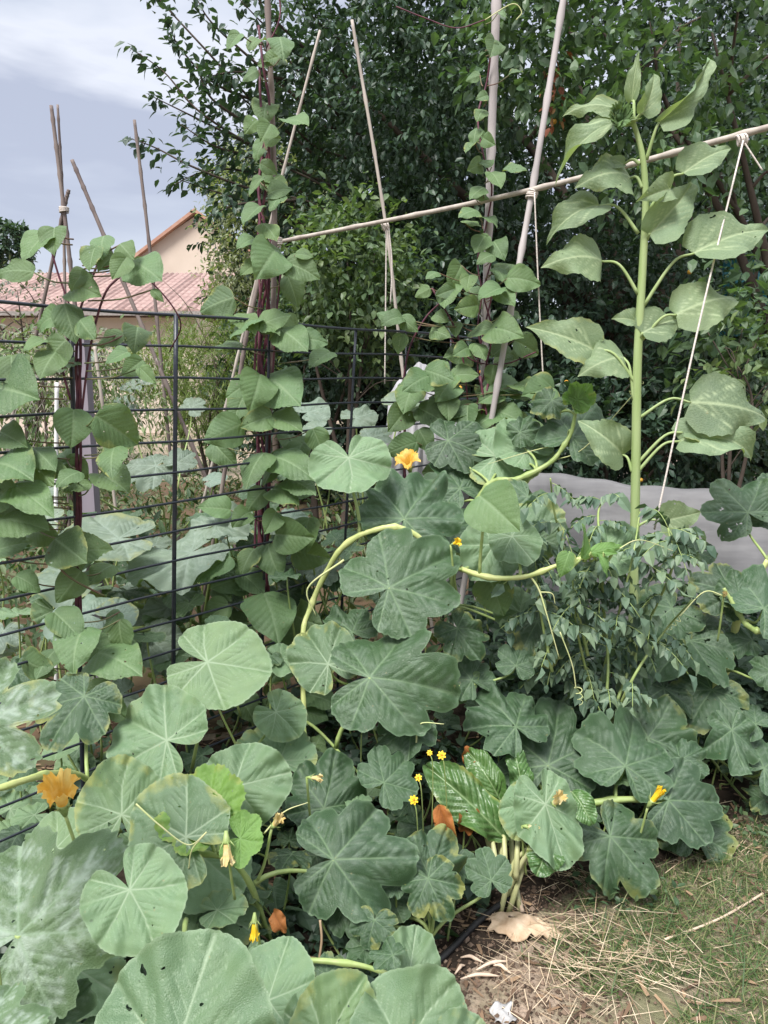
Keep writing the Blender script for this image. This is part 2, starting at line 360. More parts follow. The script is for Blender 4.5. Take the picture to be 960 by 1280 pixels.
PROF = {'bean': ([0, .04, .12, .25, .4, .55, .7, .85, .95, 1], [0, .20, .34, .42, .41, .36, .27, .15, .05, 0]),
        'sunflower': ([0, .04, .12, .25, .4, .55, .7, .85, .95, 1], [.0, .25, .38, .42, .38, .29, .185, .085, .028, 0]),
        'chard': ([0, .05, .15, .3, .5, .7, .85, .95, 1], [.03, .10, .2, .27, .3, .27, .19, .1, 0]),
        'tomato': ([0, .1, .25, .45, .65, .85, 1], [.02, .16, .24, .22, .17, .08, 0]),
        'long': ([0, .1, .3, .5, .7, .9, 1], [.01, .05, .09, .1, .085, .04, 0])}
def strip(kind, seed, nv=30, nu=24, bend=.5, fold=.15, wav=.05, bull=.02, teeth=0, nsv=7, mat=None, cord=0.0):
    global rng
    rng = np.random.default_rng(seed)
    v = np.linspace(0, 1, nv + 1); u = np.linspace(-1, 1, nu + 1)
    w = np.interp(v, *PROF[kind]); w = np.convolve(np.pad(w, 1, mode='edge'), [.2, .6, .2], 'valid'); w[0] = min(w[0], .03); w[-1] = .002
    w = w * (1 + .06 * rng.normal())
    UU, VV = np.meshgrid(u, v); W = w[:, None] * (1 + teeth * np.sin(VV * 60 + rng.uniform(0, 6)) * np.abs(UU) ** 4)
    X = UU * W
    # basal lobes reach behind the stalk
    Y = VV - cord * np.abs(UU) ** 1.5 * np.exp(-VV / .12) * np.minimum(w / .2, 1)[:, None]
    segs_m = [(0, 0, 0, 1, 0)]; segs_s = []
    for k in range(nsv):
        f = .03 + .8 * (k / nsv)
        for s in (1, -1):
            f2 = f + s * .02; wl = np.interp(min(1, f2 + .12), *PROF[kind]); segs_s.append((0, f2, s * wl * .95, min(.98, f2 + wl * .75 + .04), .3))
    if kind == 'sunflower':
        for s in (1, -1): segs_m.append((0, .02, s * .30, .45, .5))
    dm = seg_dist(X, Y, segs_m); ds = seg_dist(X, Y, segs_s); d = np.minimum(dm, ds * 1.3)
    Z = bull * (1 - np.exp(-(d / .05) ** 1.3)) + fold * np.abs(X) - .35 * fold * np.abs(X) ** 2 / .4
    ph = rng.uniform(0, 6, 4)
    Z = Z + wav * np.abs(UU) ** 2 * (np.sin(VV * 9 + ph[0] + (UU > 0) * 1.7) + .6 * np.sin(VV * 17 + ph[1] + (UU > 0) * 2.3)) * np.minimum(W / .2, 1)
    if kind == 'chard':
        cr = sum(np.sin(X * rng.normal(0, 15) + Y * rng.normal(0, 15) + rng.uniform(0, 6)) for _ in range(6)); cr2 = np.sin((VV * 1.0 - np.abs(UU) * .22) * 34 + ph[1] + 2.2 * np.sin(UU * 5 + ph[2])); Z = Z + (.012 * cr + .009 * np.abs(cr2)) * np.clip(np.abs(UU) * 6, 0, 1)
    tw = rng.normal(0, .18)
    Z = Z + tw * X * VV
    # bend along the length
    k = bend; ang = k * Y
    if abs(k) > 1e-3:
        Yb = np.sin(ang) / k; Zb = -(1 - np.cos(ang)) / k
        Y2 = Yb + Z * np.sin(ang); Z2 = Zb + Z * np.cos(ang)
    else: Y2, Z2 = Y, Z
    ty, tz = math.sin(k) / k if k else 1, -(1 - math.cos(k)) / k if k else 0
    L_ = math.hypot(ty, tz); ca, sa = ty / L_, tz / L_
    Yr = (Y2 * ca + Z2 * sa) / L_; Zr = (-Y2 * sa + Z2 * ca) / L_; X = X / L_
    V = np.stack([X, Yr, Zr], -1).reshape(-1, 3)
    idx = np.arange((nv + 1) * (nu + 1)).reshape(nv + 1, nu + 1)
    q = np.stack([idx[:-1, :-1], idx[:-1, 1:], idx[1:, 1:], idx[1:, :-1]], -1).reshape(-1, 4)
    me = mesh_np('leaf_' + kind, V, q)
    attr(me, 'vein', np.maximum(np.exp(-(dm / .016) ** 2), .5 * np.exp(-(ds / .012) ** 2)).ravel()); attr(me, 'dmain', np.minimum(dm, ds * 1.5).ravel())
    attr(me, 'rim', np.abs(UU).ravel()); attrv(me, 'leafuv', np.stack([UU * W, VV, UU * 0], -1).reshape(-1, 3))
    me.materials.append(mat or M[kind]); return me
def retint(me, mat):
    c = me.copy(); c.materials.clear(); c.materials.append(mat); return c

ROUND = [palmate('round', 100 + i) for i in range(5)]
LOBED = [palmate('lobed', 200 + i) for i in range(6)]
SILVER = [palmate('silver', 300 + i) for i in range(3)]
YOUNG = [palmate('young', 400 + i, 30, 120) for i in range(2)]
GREY = [retint(ROUND[i], M['grey']) for i in (0, 2, 3)] + [retint(LOBED[i], M['grey']) for i in (1, 4)]
BEAN = [strip('bean', 500 + i, bend=b, fold=f, wav=w, bull=.032, cord=.1) for i, (b, f, w) in enumerate(((.5, .2, .03), (.9, -.15, .04), (.3, .3, .035), (1.2, .1, .05), (.7, -.3, .03)))]
SUNF = [strip('sunflower', 600 + i, bend=b, fold=f, wav=w, bull=.014, teeth=.03, cord=.12) for i, (b, f, w) in enumerate(((.7, .25, .05), (1.4, -.18, .06), (.9, .45, .06), (1.9, .3, .06)))]
CHARD = [strip('chard', 700 + i, 44, 36, bend=b, fold=.1, wav=.07, bull=.05, nsv=9) for i, b in enumerate((.9, 1.5, .6))]
DEAD = [strip('bean', 800 + i, bend=1.2, fold=.7, wav=.22, mat=M['deadleaf']) for i in range(2)]
YB = [retint(b, M['young']) for b in BEAN]
KIND = {'V': YB, 'R': ROUND, 'L': LOBED, 'Z': SILVER, 'Y': YOUNG, 'G': GREY, 'B': BEAN, 'S': SUNF, 'C': CHARD, 'D': DEAD}

def place(me, parent, base, tip, nrm, wr=1.0, name='leaf', zr=1.0):
    y = tip - base; ln = y.length; y = y / ln; z = nrm - y * nrm.dot(y); z = z.normalized() if z.length > 1e-4 else y.orthogonal().normalized()
    x = y.cross(z)
    Mx = Matrix((x, y, z)).transposed().to_4x4() @ Matrix.Diagonal((ln * wr, ln, ln * zr, 1)); Mx.translation = base
    return link(name, me, None, parent, Mx)
def facing(t, s):
    return Vector((math.sin(R(s)) * math.cos(R(t)), -math.cos(R(s)) * math.cos(R(t)), math.sin(R(t))))
def pleaf(kind, parent, bx, by, tx, ty, Y, t=48, s=0, wr=1.0, var=None, jit=7, name='leaf'):
    n = facing(t + random.uniform(-jit, jit), s + random.uniform(-2 * jit, 2 * jit)); b = P(bx, by, Y); d = ray(tx, ty)
    den = d.dot(n); q = None
    if abs(den) > 1e-3:
        k = (b - EYE).dot(n) / den; q = EYE + d * k
    q0 = P(tx, ty, Y); L0 = (q0 - b).length; lim = (.45 if kind == 'S' else .75) * L0
    if q is None or q.y <= 0: q = q0
    if abs(q.y - Y) > lim: q = P(tx, ty, Y + math.copysign(lim, q.y - Y))
    ms = KIND[kind]; me = ms[var % len(ms)] if var is not None else random.choice(ms)
    o = place(me, parent, b, q, n, wr, name); o['_n'] = list(n); return o, b, n
def petiole(leaf, b, n, anchor, r=.0045, mat=None, maxlen=.5, drop=.07):
    a = Vector(anchor); v = a - b
    if v.length > maxlen: a = b + v * (maxlen / v.length)
    c1 = b - n * drop + Vector((0, 0, -drop * .9)); c2 = a.lerp(b, .3) + Vector((random.uniform(-.03, .03), .02, random.uniform(.0, .05)))
    b0 = b - n * .004
    pts = [b0 * (1 - t) ** 3 + c1 * 3 * t * (1 - t) ** 2 + c2 * 3 * t * t * (1 - t) + a * t ** 3 for t in np.linspace(0, 1, 11)]
    V, Fc = tube_vf(pts, [r * .8, r, r * 1.25], 6); return link('petiole', mesh_vf('petiole', V, Fc), mat or M['stem'], leaf)

#@@ SETTING
# ------------------------------------------------------------------ mass foliage
def leafmass(name, pos, dirs, size, mat, parent=None, ratio=.5, foldz=.25, rnd=None, droop=.15):
    n = len(pos); pos = np.asarray(pos); dirs = np.asarray(dirs) / np.linalg.norm(dirs, axis=1, keepdims=True)
    up = np.tile([0, 0, 1.0], (n, 1)) + rng.normal(0, .45, (n, 3)); side = np.cross(dirs, up); side /= np.linalg.norm(side, axis=1, keepdims=True) + 1e-9
    nr = np.cross(side, dirs); s = np.asarray(size).reshape(-1, 1) * np.ones((n, 1)); w = s * ratio * .5
    pts = [pos, pos + dirs * s * .33 + side * w + nr * w * foldz, pos + dirs * s * .68 + side * w * .8 + nr * w * foldz * .6 - nr * s * droop * .4, pos + dirs * s - nr * s * droop,
           pos + dirs * s * .68 - side * w * .8 + nr * w * foldz * .6 - nr * s * droop * .4, pos + dirs * s * .33 - side * w + nr * w * foldz, pos + dirs * s * .5 - nr * s * droop * .15]
    V = np.stack(pts, 1).reshape(-1, 3); b = (np.arange(n) * 7)[:, None]
    f = np.concatenate([b + np.array([[0, 5, 6, 1]]), b + np.array([[1, 6, 3, 2]]), b + np.array([[6, 5, 4, 3]])])
    me = mesh_np(name, V, f, False); attr(me, 'leafrand', np.repeat(rng.uniform(0, 1, n) if rnd is None else rnd, 7))
    return link(name, me, mat, parent)
def sphere_pts(n, c, r, shell=.35, keep=None):
    d = rng.normal(size=(n, 3)); d /= np.linalg.norm(d, axis=1, keepdims=True); k = rng.uniform(shell, 1, (n, 1)) ** .6
    return np.array(c) + d * k * np.array(r), d
def clumpy(pts, freq, thr, seed=0):
    g = np.random.default_rng(seed); s = np.zeros(len(pts))
    for _ in range(7):
        k = g.normal(size=3) * freq; s += np.sin(pts @ k + g.uniform(0, 6.28))
    return s > thr
def crown(name, blobs, mat, parent, twigs, per, size, ratio=.5, tl=.35, freq=2.2, thr=-.8, shell=.35, droop=.15, down=.35):
    Pn, Dn, Sn, Rn = [], [], [], []
    for c, r, wgt in blobs:
        p, d = sphere_pts(int(twigs * wgt), c, r, shell); ok = clumpy(p, freq, thr, len(Pn)); p, d = p[ok], d[ok]
        if not len(p): continue
        td = d + rng.normal(0, .6, d.shape) + np.array([0, 0, -.15]); td /= np.linalg.norm(td, axis=1, keepdims=True)
        base = rng.uniform(0, 1, len(p))
        for k in range(per):
            f = (k + rng.uniform(0, 1, (len(p), 1))) / per
            q = p + td * f * tl + rng.normal(0, .02, p.shape); ld = td * .55 + rng.normal(0, .65, p.shape) + np.array([0, 0, -down])
            Pn.append(q); Dn.append(ld); Sn.append(size * rng.uniform(.6, 1.25, len(p))); Rn.append(np.clip(base * .6 + rng.uniform(0, .4, len(p)), 0, 1))
    return leafmass(name, np.concatenate(Pn), np.concatenate(Dn), np.concatenate(Sn), mat, parent, ratio, rnd=np.concatenate(Rn), droop=droop)
def limbs(name, base, tops, r0, mat, parent, fork=.4):
    V, Fc = [], []; base = Vector(base); tops = [Vector(t) for t in tops]
    mid = sum(tops, Vector()) / len(tops); fk = base.lerp(mid, fork); fk.x = base.x * .6 + fk.x * .4
    p = spline([base, base.lerp(fk, .5) + Vector((random.uniform(-.05, .05), 0, 0)), fk], 5); tube_vf(p, [r0 * 1.25, r0, r0 * .8], 10, V, Fc)
    for t in tops:
        m1 = fk.lerp(t, .5) + Vector((random.uniform(-.15, .15), random.uniform(-.15, .15), random.uniform(.05, .25)))
        pl = spline([fk, m1, t], 6); tube_vf(pl, [r0 * .65, r0 * .35, r0 * .1], 7, V, Fc)
        for k in range(3):
            s0 = pl[random.randint(3, len(pl) - 3)]; e = s0 + Vector((random.uniform(-.6, .6), random.uniform(-.5, .5), random.uniform(0, .6)))
            tube_vf(spline([s0, s0.lerp(e, .5) + Vector((0, 0, .08)), e], 4), [r0 * .2, r0 * .05], 5, V, Fc)
    return link(name, mesh_vf(name, V, Fc), mat, parent)

MASS_DARK = mass_mat('dark_plum_leaves', [(.028, .052, .036), (.042, .075, .048), (.065, .105, .062)], .42, .2)
MASS_DEEP = mass_mat('deep_hedge_leaves', [(.024, .044, .032), (.036, .064, .042), (.05, .082, .05)], .5, .18)
MASS_LIGHT = mass_mat('light_plum_leaves', [(.045, .08, .04), (.08, .125, .055), (.16, .21, .085)], .45, .25)
MASS_OLIVE = mass_mat('olive_shrub_leaves', [(.12, .145, .085), (.20, .225, .13), (.28, .30, .18)], .55, .3)
MASS_GREY = mass_mat('grey_shrub_leaves', [(.10, .11, .09), (.16, .17, .13), (.22, .22, .18)], .65, .15)
MASS_FERN = mass_mat('feathery_leaves', [(.07, .11, .025), (.12, .17, .04), (.17, .21, .06)], .6, .25)
MASS_WEED = mass_mat('weed_leaves', [(.05, .09, .03), (.09, .14, .05), (.16, .2, .09), (.24, .25, .15)], .6, .2)
MASS_TOM = mass_mat('tomato_leaves', [(.06, .105, .07), (.10, .155, .10), (.16, .22, .13)], .5, .15)

# ground, soil, sheets
def ground_mat():
    m, N, L = newmat('dry_lawn'); tc = node(N, 'TexCoord').outputs['Object']
    n1 = noise(N, L, tc, 2.1, 5); n2 = noise(N, L, tc, 11, 6, .7); n3 = noise(N, L, tc, 60, 4, .7)
    c = mixc(N, L, ramp(N, L, n2, .35, .65), (.20, .145, .10), (.36, .28, .21))
    c = mixc(N, L, math_(N, L, 'MULTIPLY', ramp(N, L, n1, .42, .6), .75), c, (.10, .115, .045))
    n4 = noise(N, L, tc, 5.3, 4)
    c = mixc(N, L, math_(N, L, 'MULTIPLY', ramp(N, L, n4, .55, .68), .8), c, (.40, .29, .22))
    c = mixc(N, L, math_(N, L, 'MULTIPLY', ramp(N, L, n3, .5, .75), .6), c, (.10, .065, .042))
    b = node(N, 'BsdfPrincipled'); L.new(c, b.inputs['Base Color']); b.inputs['Roughness'].default_value = .95
    bp = node(N, 'Bump'); bp.inputs['Strength'].default_value = .8; bp.inputs['Distance'].default_value = .02
    L.new(math_(N, L, 'ADD', n2, n3), bp.inputs['Height']); L.new(bp.outputs[0], b.inputs['Normal'])
    o = node(N, 'OutputMaterial'); L.new(b.outputs[0], o.inputs[0]); return m
V = [Vector(p) for p in ((-400, -60, 0), (400, -60, 0), (400, 700, 0), (-400, 700, 0))]
g = link('ground', mesh_vf('ground', V, [(0, 1, 2, 3)], False), ground_mat()); g['kind'] = 'structure'
def sheet(name, poly, z, mat, jit=.05, step=.12):
    pts = []
    n = len(poly)
    for i in range(n):
        a, b = Vector(poly[i]), Vector(poly[(i + 1) % n]); k = max(2, int((b - a).length / step))
        for j in range(k):
            q = a.lerp(b, j / k); pts.append(Vector((q.x + random.uniform(-jit, jit), q.y + random.uniform(-jit, jit), z)))
    return link(name, mesh_vf(name, pts, [tuple(range(len(pts)))], False), mat)
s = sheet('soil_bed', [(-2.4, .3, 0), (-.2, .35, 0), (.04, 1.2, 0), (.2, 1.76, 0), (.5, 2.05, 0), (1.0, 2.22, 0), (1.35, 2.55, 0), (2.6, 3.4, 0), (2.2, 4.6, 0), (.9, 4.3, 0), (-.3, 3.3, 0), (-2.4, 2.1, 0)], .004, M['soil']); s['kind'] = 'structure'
s = sheet('soil', [(-9, 3.4, 0), (-2.4, 2.2, 0), (-.3, 3.4, 0), (.9, 4.4, 0), (3.5, 5.2, 0), (3.5, 11, 0), (-9, 12, 0)], .003, simple('bare_soil', (.12, .075, .05), .95, (.065, .06, .03), 3, .1, .8, detail=8, dist=.03)); s['kind'] = 'structure'

# ------------------------------------------------------------------ houses far left
def house():
    wallm = simple('cream_render', (.60, .50, .42), .9, (.52, .43, .36), 1.2, .1, .1)
    def tile_mat(name, c1, c2):
        m, N, L = newmat(name); tc = node(N, 'TexCoord').outputs['Object']
        wv = node(N, 'TexWave'); wv.wave_type = 'BANDS'; wv.bands_direction = 'X'; wv.inputs['Scale'].default_value = 1.6; wv.inputs['Distortion'].default_value = .6; L.new(tc, wv.inputs['Vector'])
        wz = node(N, 'TexWave'); wz.bands_direction = 'Z'; wz.inputs['Scale'].default_value = 2.2; wz.inputs['Distortion'].default_value = 1; L.new(tc, wz.inputs['Vector'])
        n = noise(N, L, tc, 3.5, 5, .7)
        c = mixc(N, L, ramp(N, L, n, .3, .7), c1, c2); c = mixc(N, L, math_(N, L, 'MULTIPLY', ramp(N, L, wz.outputs['Fac'], .25, .0), .5), c, (.2, .11, .1))
        b = node(N, 'BsdfPrincipled'); L.new(c, b.inputs['Base Color']); b.inputs['Roughness'].default_value = .9
        bp = node(N, 'Bump'); bp.inputs['Strength'].default_value = .6; bp.inputs['Distance'].default_value = .06; L.new(wv.outputs['Fac'], bp.inputs['Height']); L.new(bp.outputs[0], b.inputs['Normal'])
        o = node(N, 'OutputMaterial'); L.new(b.outputs[0], o.inputs[0]); return m
    roofm = tile_mat('pink_roof_tiles', (.27, .17, .15), (.38, .27, .235))
    h = thing('house', 'cream house with low pinkish tiled roof and one small dark window', 'house', (-9, 24, 0))
    def wall(name, lo, hi, openings, y, th, mat, par):      # front wall with real openings
        xs = sorted({lo[0], hi[0], *[o[0] for o in openings], *[o[1] for o in openings]}); zs = sorted({lo[1], hi[1], *[o[2] for o in openings], *[o[3] for o in openings]})
        Vv, Ff = [], []
        for i in range(len(xs) - 1):
            for j in range(len(zs) - 1):
                cx, cz = (xs[i] + xs[i + 1]) / 2, (zs[j] + zs[j + 1]) / 2
                if any(o[0] < cx < o[1] and o[2] < cz < o[3] for o in openings): continue
                box_vf((xs[i], y, zs[j]), (xs[i + 1], y + th, zs[j + 1]), Vv, Ff)
        return link(name, mesh_vf(name, Vv, Ff, False), mat, par)
    wx = P(158, 425, 22).x; wz = P(158, 425, 22).z
    wall('wall', (-19, 0), (-5.2, 3.18), [(wx - .42, wx + .42, wz - .32, wz + .32)], 22, .35, wallm, h)
    box('side_wall', (-5.5, 22.36, 0), (-5.2, 31, 3.18), wallm, h)
    box('gutter', (-19.4, 21.5, 3.2), (-4.95, 21.62, 3.31), simple('gutter_zinc', (.3, .27, .25), .5), h)
    w = box('window', (wx - .41, 22.2, wz - .31), (wx + .41, 22.24, wz + .31), simple('window_dark', (.03, .035, .045), .15, spec=.6), h)
    fr = simple('window_frame', (.6, .57, .53), .6)
    Vv, Ff = [], []
    for lo, hi in (((wx - .42, 22.1, wz - .32), (wx - .36, 22.19, wz + .32)), ((wx + .36, 22.1, wz - .32), (wx + .42, 22.19, wz + .32)), ((wx - .36, 22.1, wz - .32), (wx + .36, 22.19, wz - .26)), ((wx - .36, 22.1, wz + .26), (wx + .36, 22.19, wz + .32)), ((wx - .025, 22.1, wz - .26), (wx + .025, 22.19, wz + .26))): box_vf(lo, hi, Vv, Ff)
    link('frame', mesh_vf('frame', Vv, Ff, False), fr, w)
    # roof: a slab rising to a ridge, corrugated front edge
    nx = 90; Vv, Ff = [], []
    for i in range(nx * 4 + 1):
        x = -19.5 + 14.6 * i / (nx * 4); dz = .03 * math.cos(i * math.pi / 2)
        Vv += [Vector((x, 21.55, 3.36 + dz)), Vector((x, 27.2, 5.05 + dz)), Vector((x, 32.5, 3.4 + dz)), Vector((x, 21.55, 3.27 + dz * .5))]
        if i:
            a, b = (i - 1) * 4, i * 4
            Ff += [(a, b, b + 1, a + 1), (a + 1, b + 1, b + 2, a + 2), (a, a + 3, b + 3, b)]
    link('roof', mesh_vf('roof', Vv, Ff, False), roofm, h)
    # second house: a gable with orange verge tiles
    g = thing('gabled_house', 'peach coloured gable house with orange tiles along its sloping verge', 'house', (-9, 38, 0))
    Y = 38; a = P(160, 322, Y); t = P(245, 262, Y); half = t.x - a.x
    pm = simple('peach_render', (.56, .47, .39), .9, (.50, .415, .34), .8, .1, .1)
    Vv = [Vector((a.x, Y, 0)), Vector((t.x + half, Y, 0)), Vector((t.x + half, Y, a.z - .2)), Vector((t.x, Y, t.z - .25)), Vector((a.x, Y, a.z - .2))]
    Vv += [v + Vector((0, 10, 0)) for v in Vv]
    link('wall', mesh_vf('wall', Vv, [(0, 1, 2, 3, 4), (9, 8, 7, 6, 5), (0, 5, 6, 1), (1, 6, 7, 2), (4, 9, 5, 0)], False), pm, g)
    om = simple('orange_tiles', (.34, .18, .13), .85, (.44, .28, .21), 3, .1, .2)
    for sgn, nm in ((-1, 'roof'), (1, 'roof')):
        x1 = t.x + sgn * (half + .4); z1 = a.z - .2 - .4 * (t.z - a.z) / half
        q = [Vector((t.x, Y - .35, t.z)), Vector((x1, Y - .35, z1)), Vector((x1, Y + 10.3, z1)), Vector((t.x, Y + 10.3, t.z))]
        q += [v + Vector((0, 0, -.17)) for v in q]
        link(nm, mesh_vf(nm, q, [(0, 1, 2, 3), (7, 6, 5, 4), (0, 4, 5, 1), (1, 5, 6, 2), (2, 6, 7, 3)], False), om, g)
    return h
house()

# ------------------------------------------------------------------ trees and shrubs behind
def pw(px, py, Y): return tuple(P(px, py, Y))
def build_trees():
    t = thing('plum_tree', 'large dark leaved plum tree filling the upper right behind the poles', 'tree', (2.6, 7.2, 0))
    blobs = [(pw(720, 60, 7.4), (2.6, 1.7, 2.3), .34), (pw(520, 150, 7.2), (1.15, 1.1, 1.5), .14), (pw(880, 330, 7.2), (1.7, 1.3, 1.6), .2), (pw(640, 400, 7.0), (1.5, 1.1, 1.0), .13), (pw(470, 60, 7.0), (.9, .9, 1.2), .07)]
    crown('crown', blobs, MASS_DARK, t, 7000, 13, .070, .52)
    limbs('trunk', (2.6, 7.2, 0), [pw(430, 100, 7), pw(560, 60, 7.2), pw(700, -40, 7.4), pw(850, 30, 7.3), pw(930, 200, 7.3), pw(640, 300, 7)], .13, M['bark'], t)
    # branches that reach out over the sky on the left, each with its leaves
    Pn, Dn, V, Fc = [], [], [], []
    br = [[(430, 240), (330, 190), (250, 140), (205, 90), (160, 58)], [(400, 200), (320, 130), (255, 60), (200, 0), (185, -20)], [(380, 130), (310, 70), (262, 25), (240, -15)], [(400, 260), (310, 235), (240, 208), (195, 185), (160, 172)], [(460, 180), (400, 120), (350, 60), (330, 20)], [(450, 260), (400, 230), (345, 205), (300, 195)], [(450, 120), (410, 60), (390, 5)], [(440, 200), (390, 180), (345, 130), (325, 95)], [(430, 280), (380, 250), (330, 245)], [(440, 60), (400, 30), (365, -10)],
          [(380, 215), (290, 170), (230, 140), (185, 118)], [(400, 90), (340, 40), (300, 0)], [(350, 200), (275, 185), (225, 155)], [(400, 250), (310, 215), (255, 215), (210, 235)], [(360, 100), (300, 90), (262, 95)], [(420, 300), (330, 260), (270, 240), (225, 225)],
          [(330, 130), (270, 105), (225, 60), (212, 30)], [(380, 60), (330, 10), (320, -20)], [(300, 150), (262, 120), (245, 80)], [(420, 160), (350, 150), (300, 120), (275, 80)], [(370, 250), (300, 255), (262, 270)]]
    for k, b in enumerate(br):
        Yb = 6.4 + .25 * math.sin(k * 2.1)
        p = spline([P(x, y, Yb + .5 * max(0, (x - 250) / 150)) for x, y in b], 9); tube_vf(p, [.014, .003], 5, V, Fc)
        n = len(p)
        for i in range(2, n):
            tdir = (p[i] - p[i - 1]).normalized(); dens = 3 if i > n * .45 else 6
            for _ in range(dens):
                q = p[i - 1].lerp(p[i], random.random()); f = 1 - i / n
                q = q + Vector(rng.normal(0, .02 + .10 * f, 3)); Pn.append(q); Dn.append(tdir * .6 + Vector(rng.normal(0, .5, 3)) + Vector((0, 0, -.45)))
    link('branches', mesh_vf('branches', V, Fc), M['bark'], t)
    leafmass('overhanging_leaves', Pn, Dn, rng.uniform(.06, .10, len(Pn)), MASS_DARK, t, .5)
    # nearer, paler boughs top right, and mid
    t2 = thing('mirabelle_tree', 'paler plum boughs with larger leaves hanging in front of the dark tree', 'tree', (3.2, 5.6, 0))
    blobs = [(pw(890, 60, 5.2), (.75, .5, .75), .45), (pw(800, 150, 5.4), (.45, .4, .5), .12), (pw(740, 40, 5.5), (.55, .4, .5), .2), (pw(660, 60, 5.7), (.35, .3, .45), .1), (pw(950, 440, 5.2), (.35, .35, .4), .13)]
    crown('crown', blobs, MASS_LIGHT if False else mass_mat('mirabelle_leaves', [(.05, .09, .05), (.075, .125, .065), (.11, .165, .08)], .42, .25), t2, 1000, 10, .09, .55, .4, 3, -.4)
    limbs('trunk', (3.2, 5.6, 0), [pw(890, 40, 5.3), pw(800, 100, 5.5), pw(740, 20, 5.5), pw(950, 430, 5.3)], .07, M['bark'], t2, .35)
    q = np.array(P(692, 110, 5.3)) + rng.normal(0, 1, (34, 3)) * [.03, .03, .13]; leafmass('withered_leaves', q, rng.normal(0, .5, (34, 3)) + [0, 0, -.7], rng.uniform(.03, .075, 34), mass_mat('withered', [(.12, .04, .02), (.24, .08, .04), (.34, .2, .1)], .8, .15), t2, .55)
    # small yellow fruits
    for k, (x, y) in enumerate(((693, 152), (680, 477), (768, 575), (801, 600), (575, 485), (708, 478), (862, 340), (640, 452), (930, 480), (905, 470), (741, 540), (602, 465))):
        c = P(x, y, 5.6); me = bpy.data.meshes.new('plum'); import bmesh
        bm = bmesh.new(); bmesh.ops.create_uvsphere(bm, u_segments=10, v_segments=8, radius=.017, matrix=Matrix.Translation(c)); bm.to_mesh(me); bm.free()
        me.polygons.foreach_set('use_smooth', [True] * len(me.polygons)); link('plum', me, M['fruit'], t2)
    # dark hedge wall behind
    for k, (px, py, Y, rx, rz, lab) in enumerate(((760, 330, 10.5, 3.2, 3.6, 'tall dense dark evergreen behind the sunflower'), (470, 330, 10, 1.9, 2.6, 'dark evergreen between the leaning canes and the sky'), (1000, 200, 10.5, 2.4, 4, 'dark evergreen at the far right edge behind the string'))):
        h = thing('evergreen_tree', lab, 'tree', (P(px, py, Y).x, Y, 0), 'dark evergreens behind the plum tree')
        c = P(px, py, Y); crown('crown', [((c.x, Y, c.z), (rx, 1.3, rz), 1), ((c.x, Y, 1.2), (rx * 1.05, 1.2, 1.3), .45)], MASS_DEEP, h, 2500, 15, .105, .52, .5, 1.2, -2.6, .2)
        limbs('trunk', (c.x, Y, 0), [(c.x - rx * .5, Y, c.z + .5), (c.x, Y, c.z + rz * .7), (c.x + rx * .5, Y, c.z + .4)], .16, M['bark'], h)
    # shrubs
    def shrub(name, lab, px, py, Y, r, mat, twigs, per, size, ratio=.5, cat='shrub', thr=-.8, extra=()):
        c = P(px, py, Y); h = thing(name, lab, cat, (c.x, Y, 0))
        crown('crown', [((c.x, Y, c.z), r, 1)] + [(pw(a, b, Y), rr, w) for a, b, rr, w in extra], mat, h, twigs, per, size, ratio, .28, 3.2, thr, .25)
        limbs('trunk', (c.x, Y, 0), [(c.x - r[0] * .6, Y, c.z + r[2] * .4), (c.x + r[0] * .5, Y, c.z + r[2] * .5), (c.x, Y, c.z + r[2] * .8)], .03 * Y / 6, M['bark'], h, .3)
    shrub('olive_shrub', 'pale olive green bushy tree beside the peach gable', 338, 285, 9, (.6, .6, .75), MASS_OLIVE, 800, 9, .055, .42, 'tree', -.5, ((300, 345, (.3, .4, .35), .2), (300, 225, (.4, .4, .4), .15), (360, 225, (.5, .5, .5), .3)))
    shrub('yellow_green_shrub', 'bright yellow green leafy bush under the horizontal bamboo pole', 432, 345, 5.6, (.42, .4, .42), MASS_LIGHT, 520, 8, .062, .55, 'shrub', -.2, ((400, 290, (.3, .3, .3), .3), (470, 400, (.3, .3, .3), .3)))
    shrub('feathery_shrub', 'feathery olive green asparagus bush behind the wire fence', 262, 470, 6.2, (.42, .4, .42), MASS_FERN, 900, 12, .06, .1, 'shrub', -2)
    shrub('dark_shrub', 'dark green bush in shade behind the centre of the fence', 390, 455, 6.6, (.7, .5, .55), MASS_DARK, 700, 9, .07, .5, 'shrub', -1.8)
    shrub('grey_shrub', 'grey leaved twiggy shrub below the pink roof', 25, 405, 9, (.6, .5, .45), MASS_GREY, 420, 9, .07, .35)
    shrub('round_tree', 'small round distant tree above the roof edge', 8, 305, 36, (1.25, 1.2, .95), MASS_DARK, 350, 9, .22, .6, 'tree', -3)
    shrub('low_bush', 'low leafy bush behind the fleece tunnel', 760, 560, 6.0, (1.2, .5, .55), MASS_DARK, 900, 9, .08, .55, 'shrub', -1.8)
    shrub('leafy_bush', 'yellow green sprig of leaves low beside the right cord', 925, 455, 4.7, (.16, .16, .26), MASS_LIGHT, 40, 6, .075, .6)
    shrub('garden_weeds_bush', 'pale weedy clump behind the left end of the fence', 60, 520, 4.6, (.55, .5, .45), MASS_WEED, 420, 9, .06, .3, 'weed clump', -1.5)
    shrub('distant_hedge', 'dull green hedge in front of the cream house wall', 40, 465, 14, (2.2, .6, .75), MASS_GREY, 700, 9, .12, .4, 'hedge', -2)
    shrub('distant_bush', 'green bush below the house window', 225, 455, 12, (.9, .6, .5), MASS_OLIVE, 400, 9, .09, .4, 'shrub', -2)
build_trees()
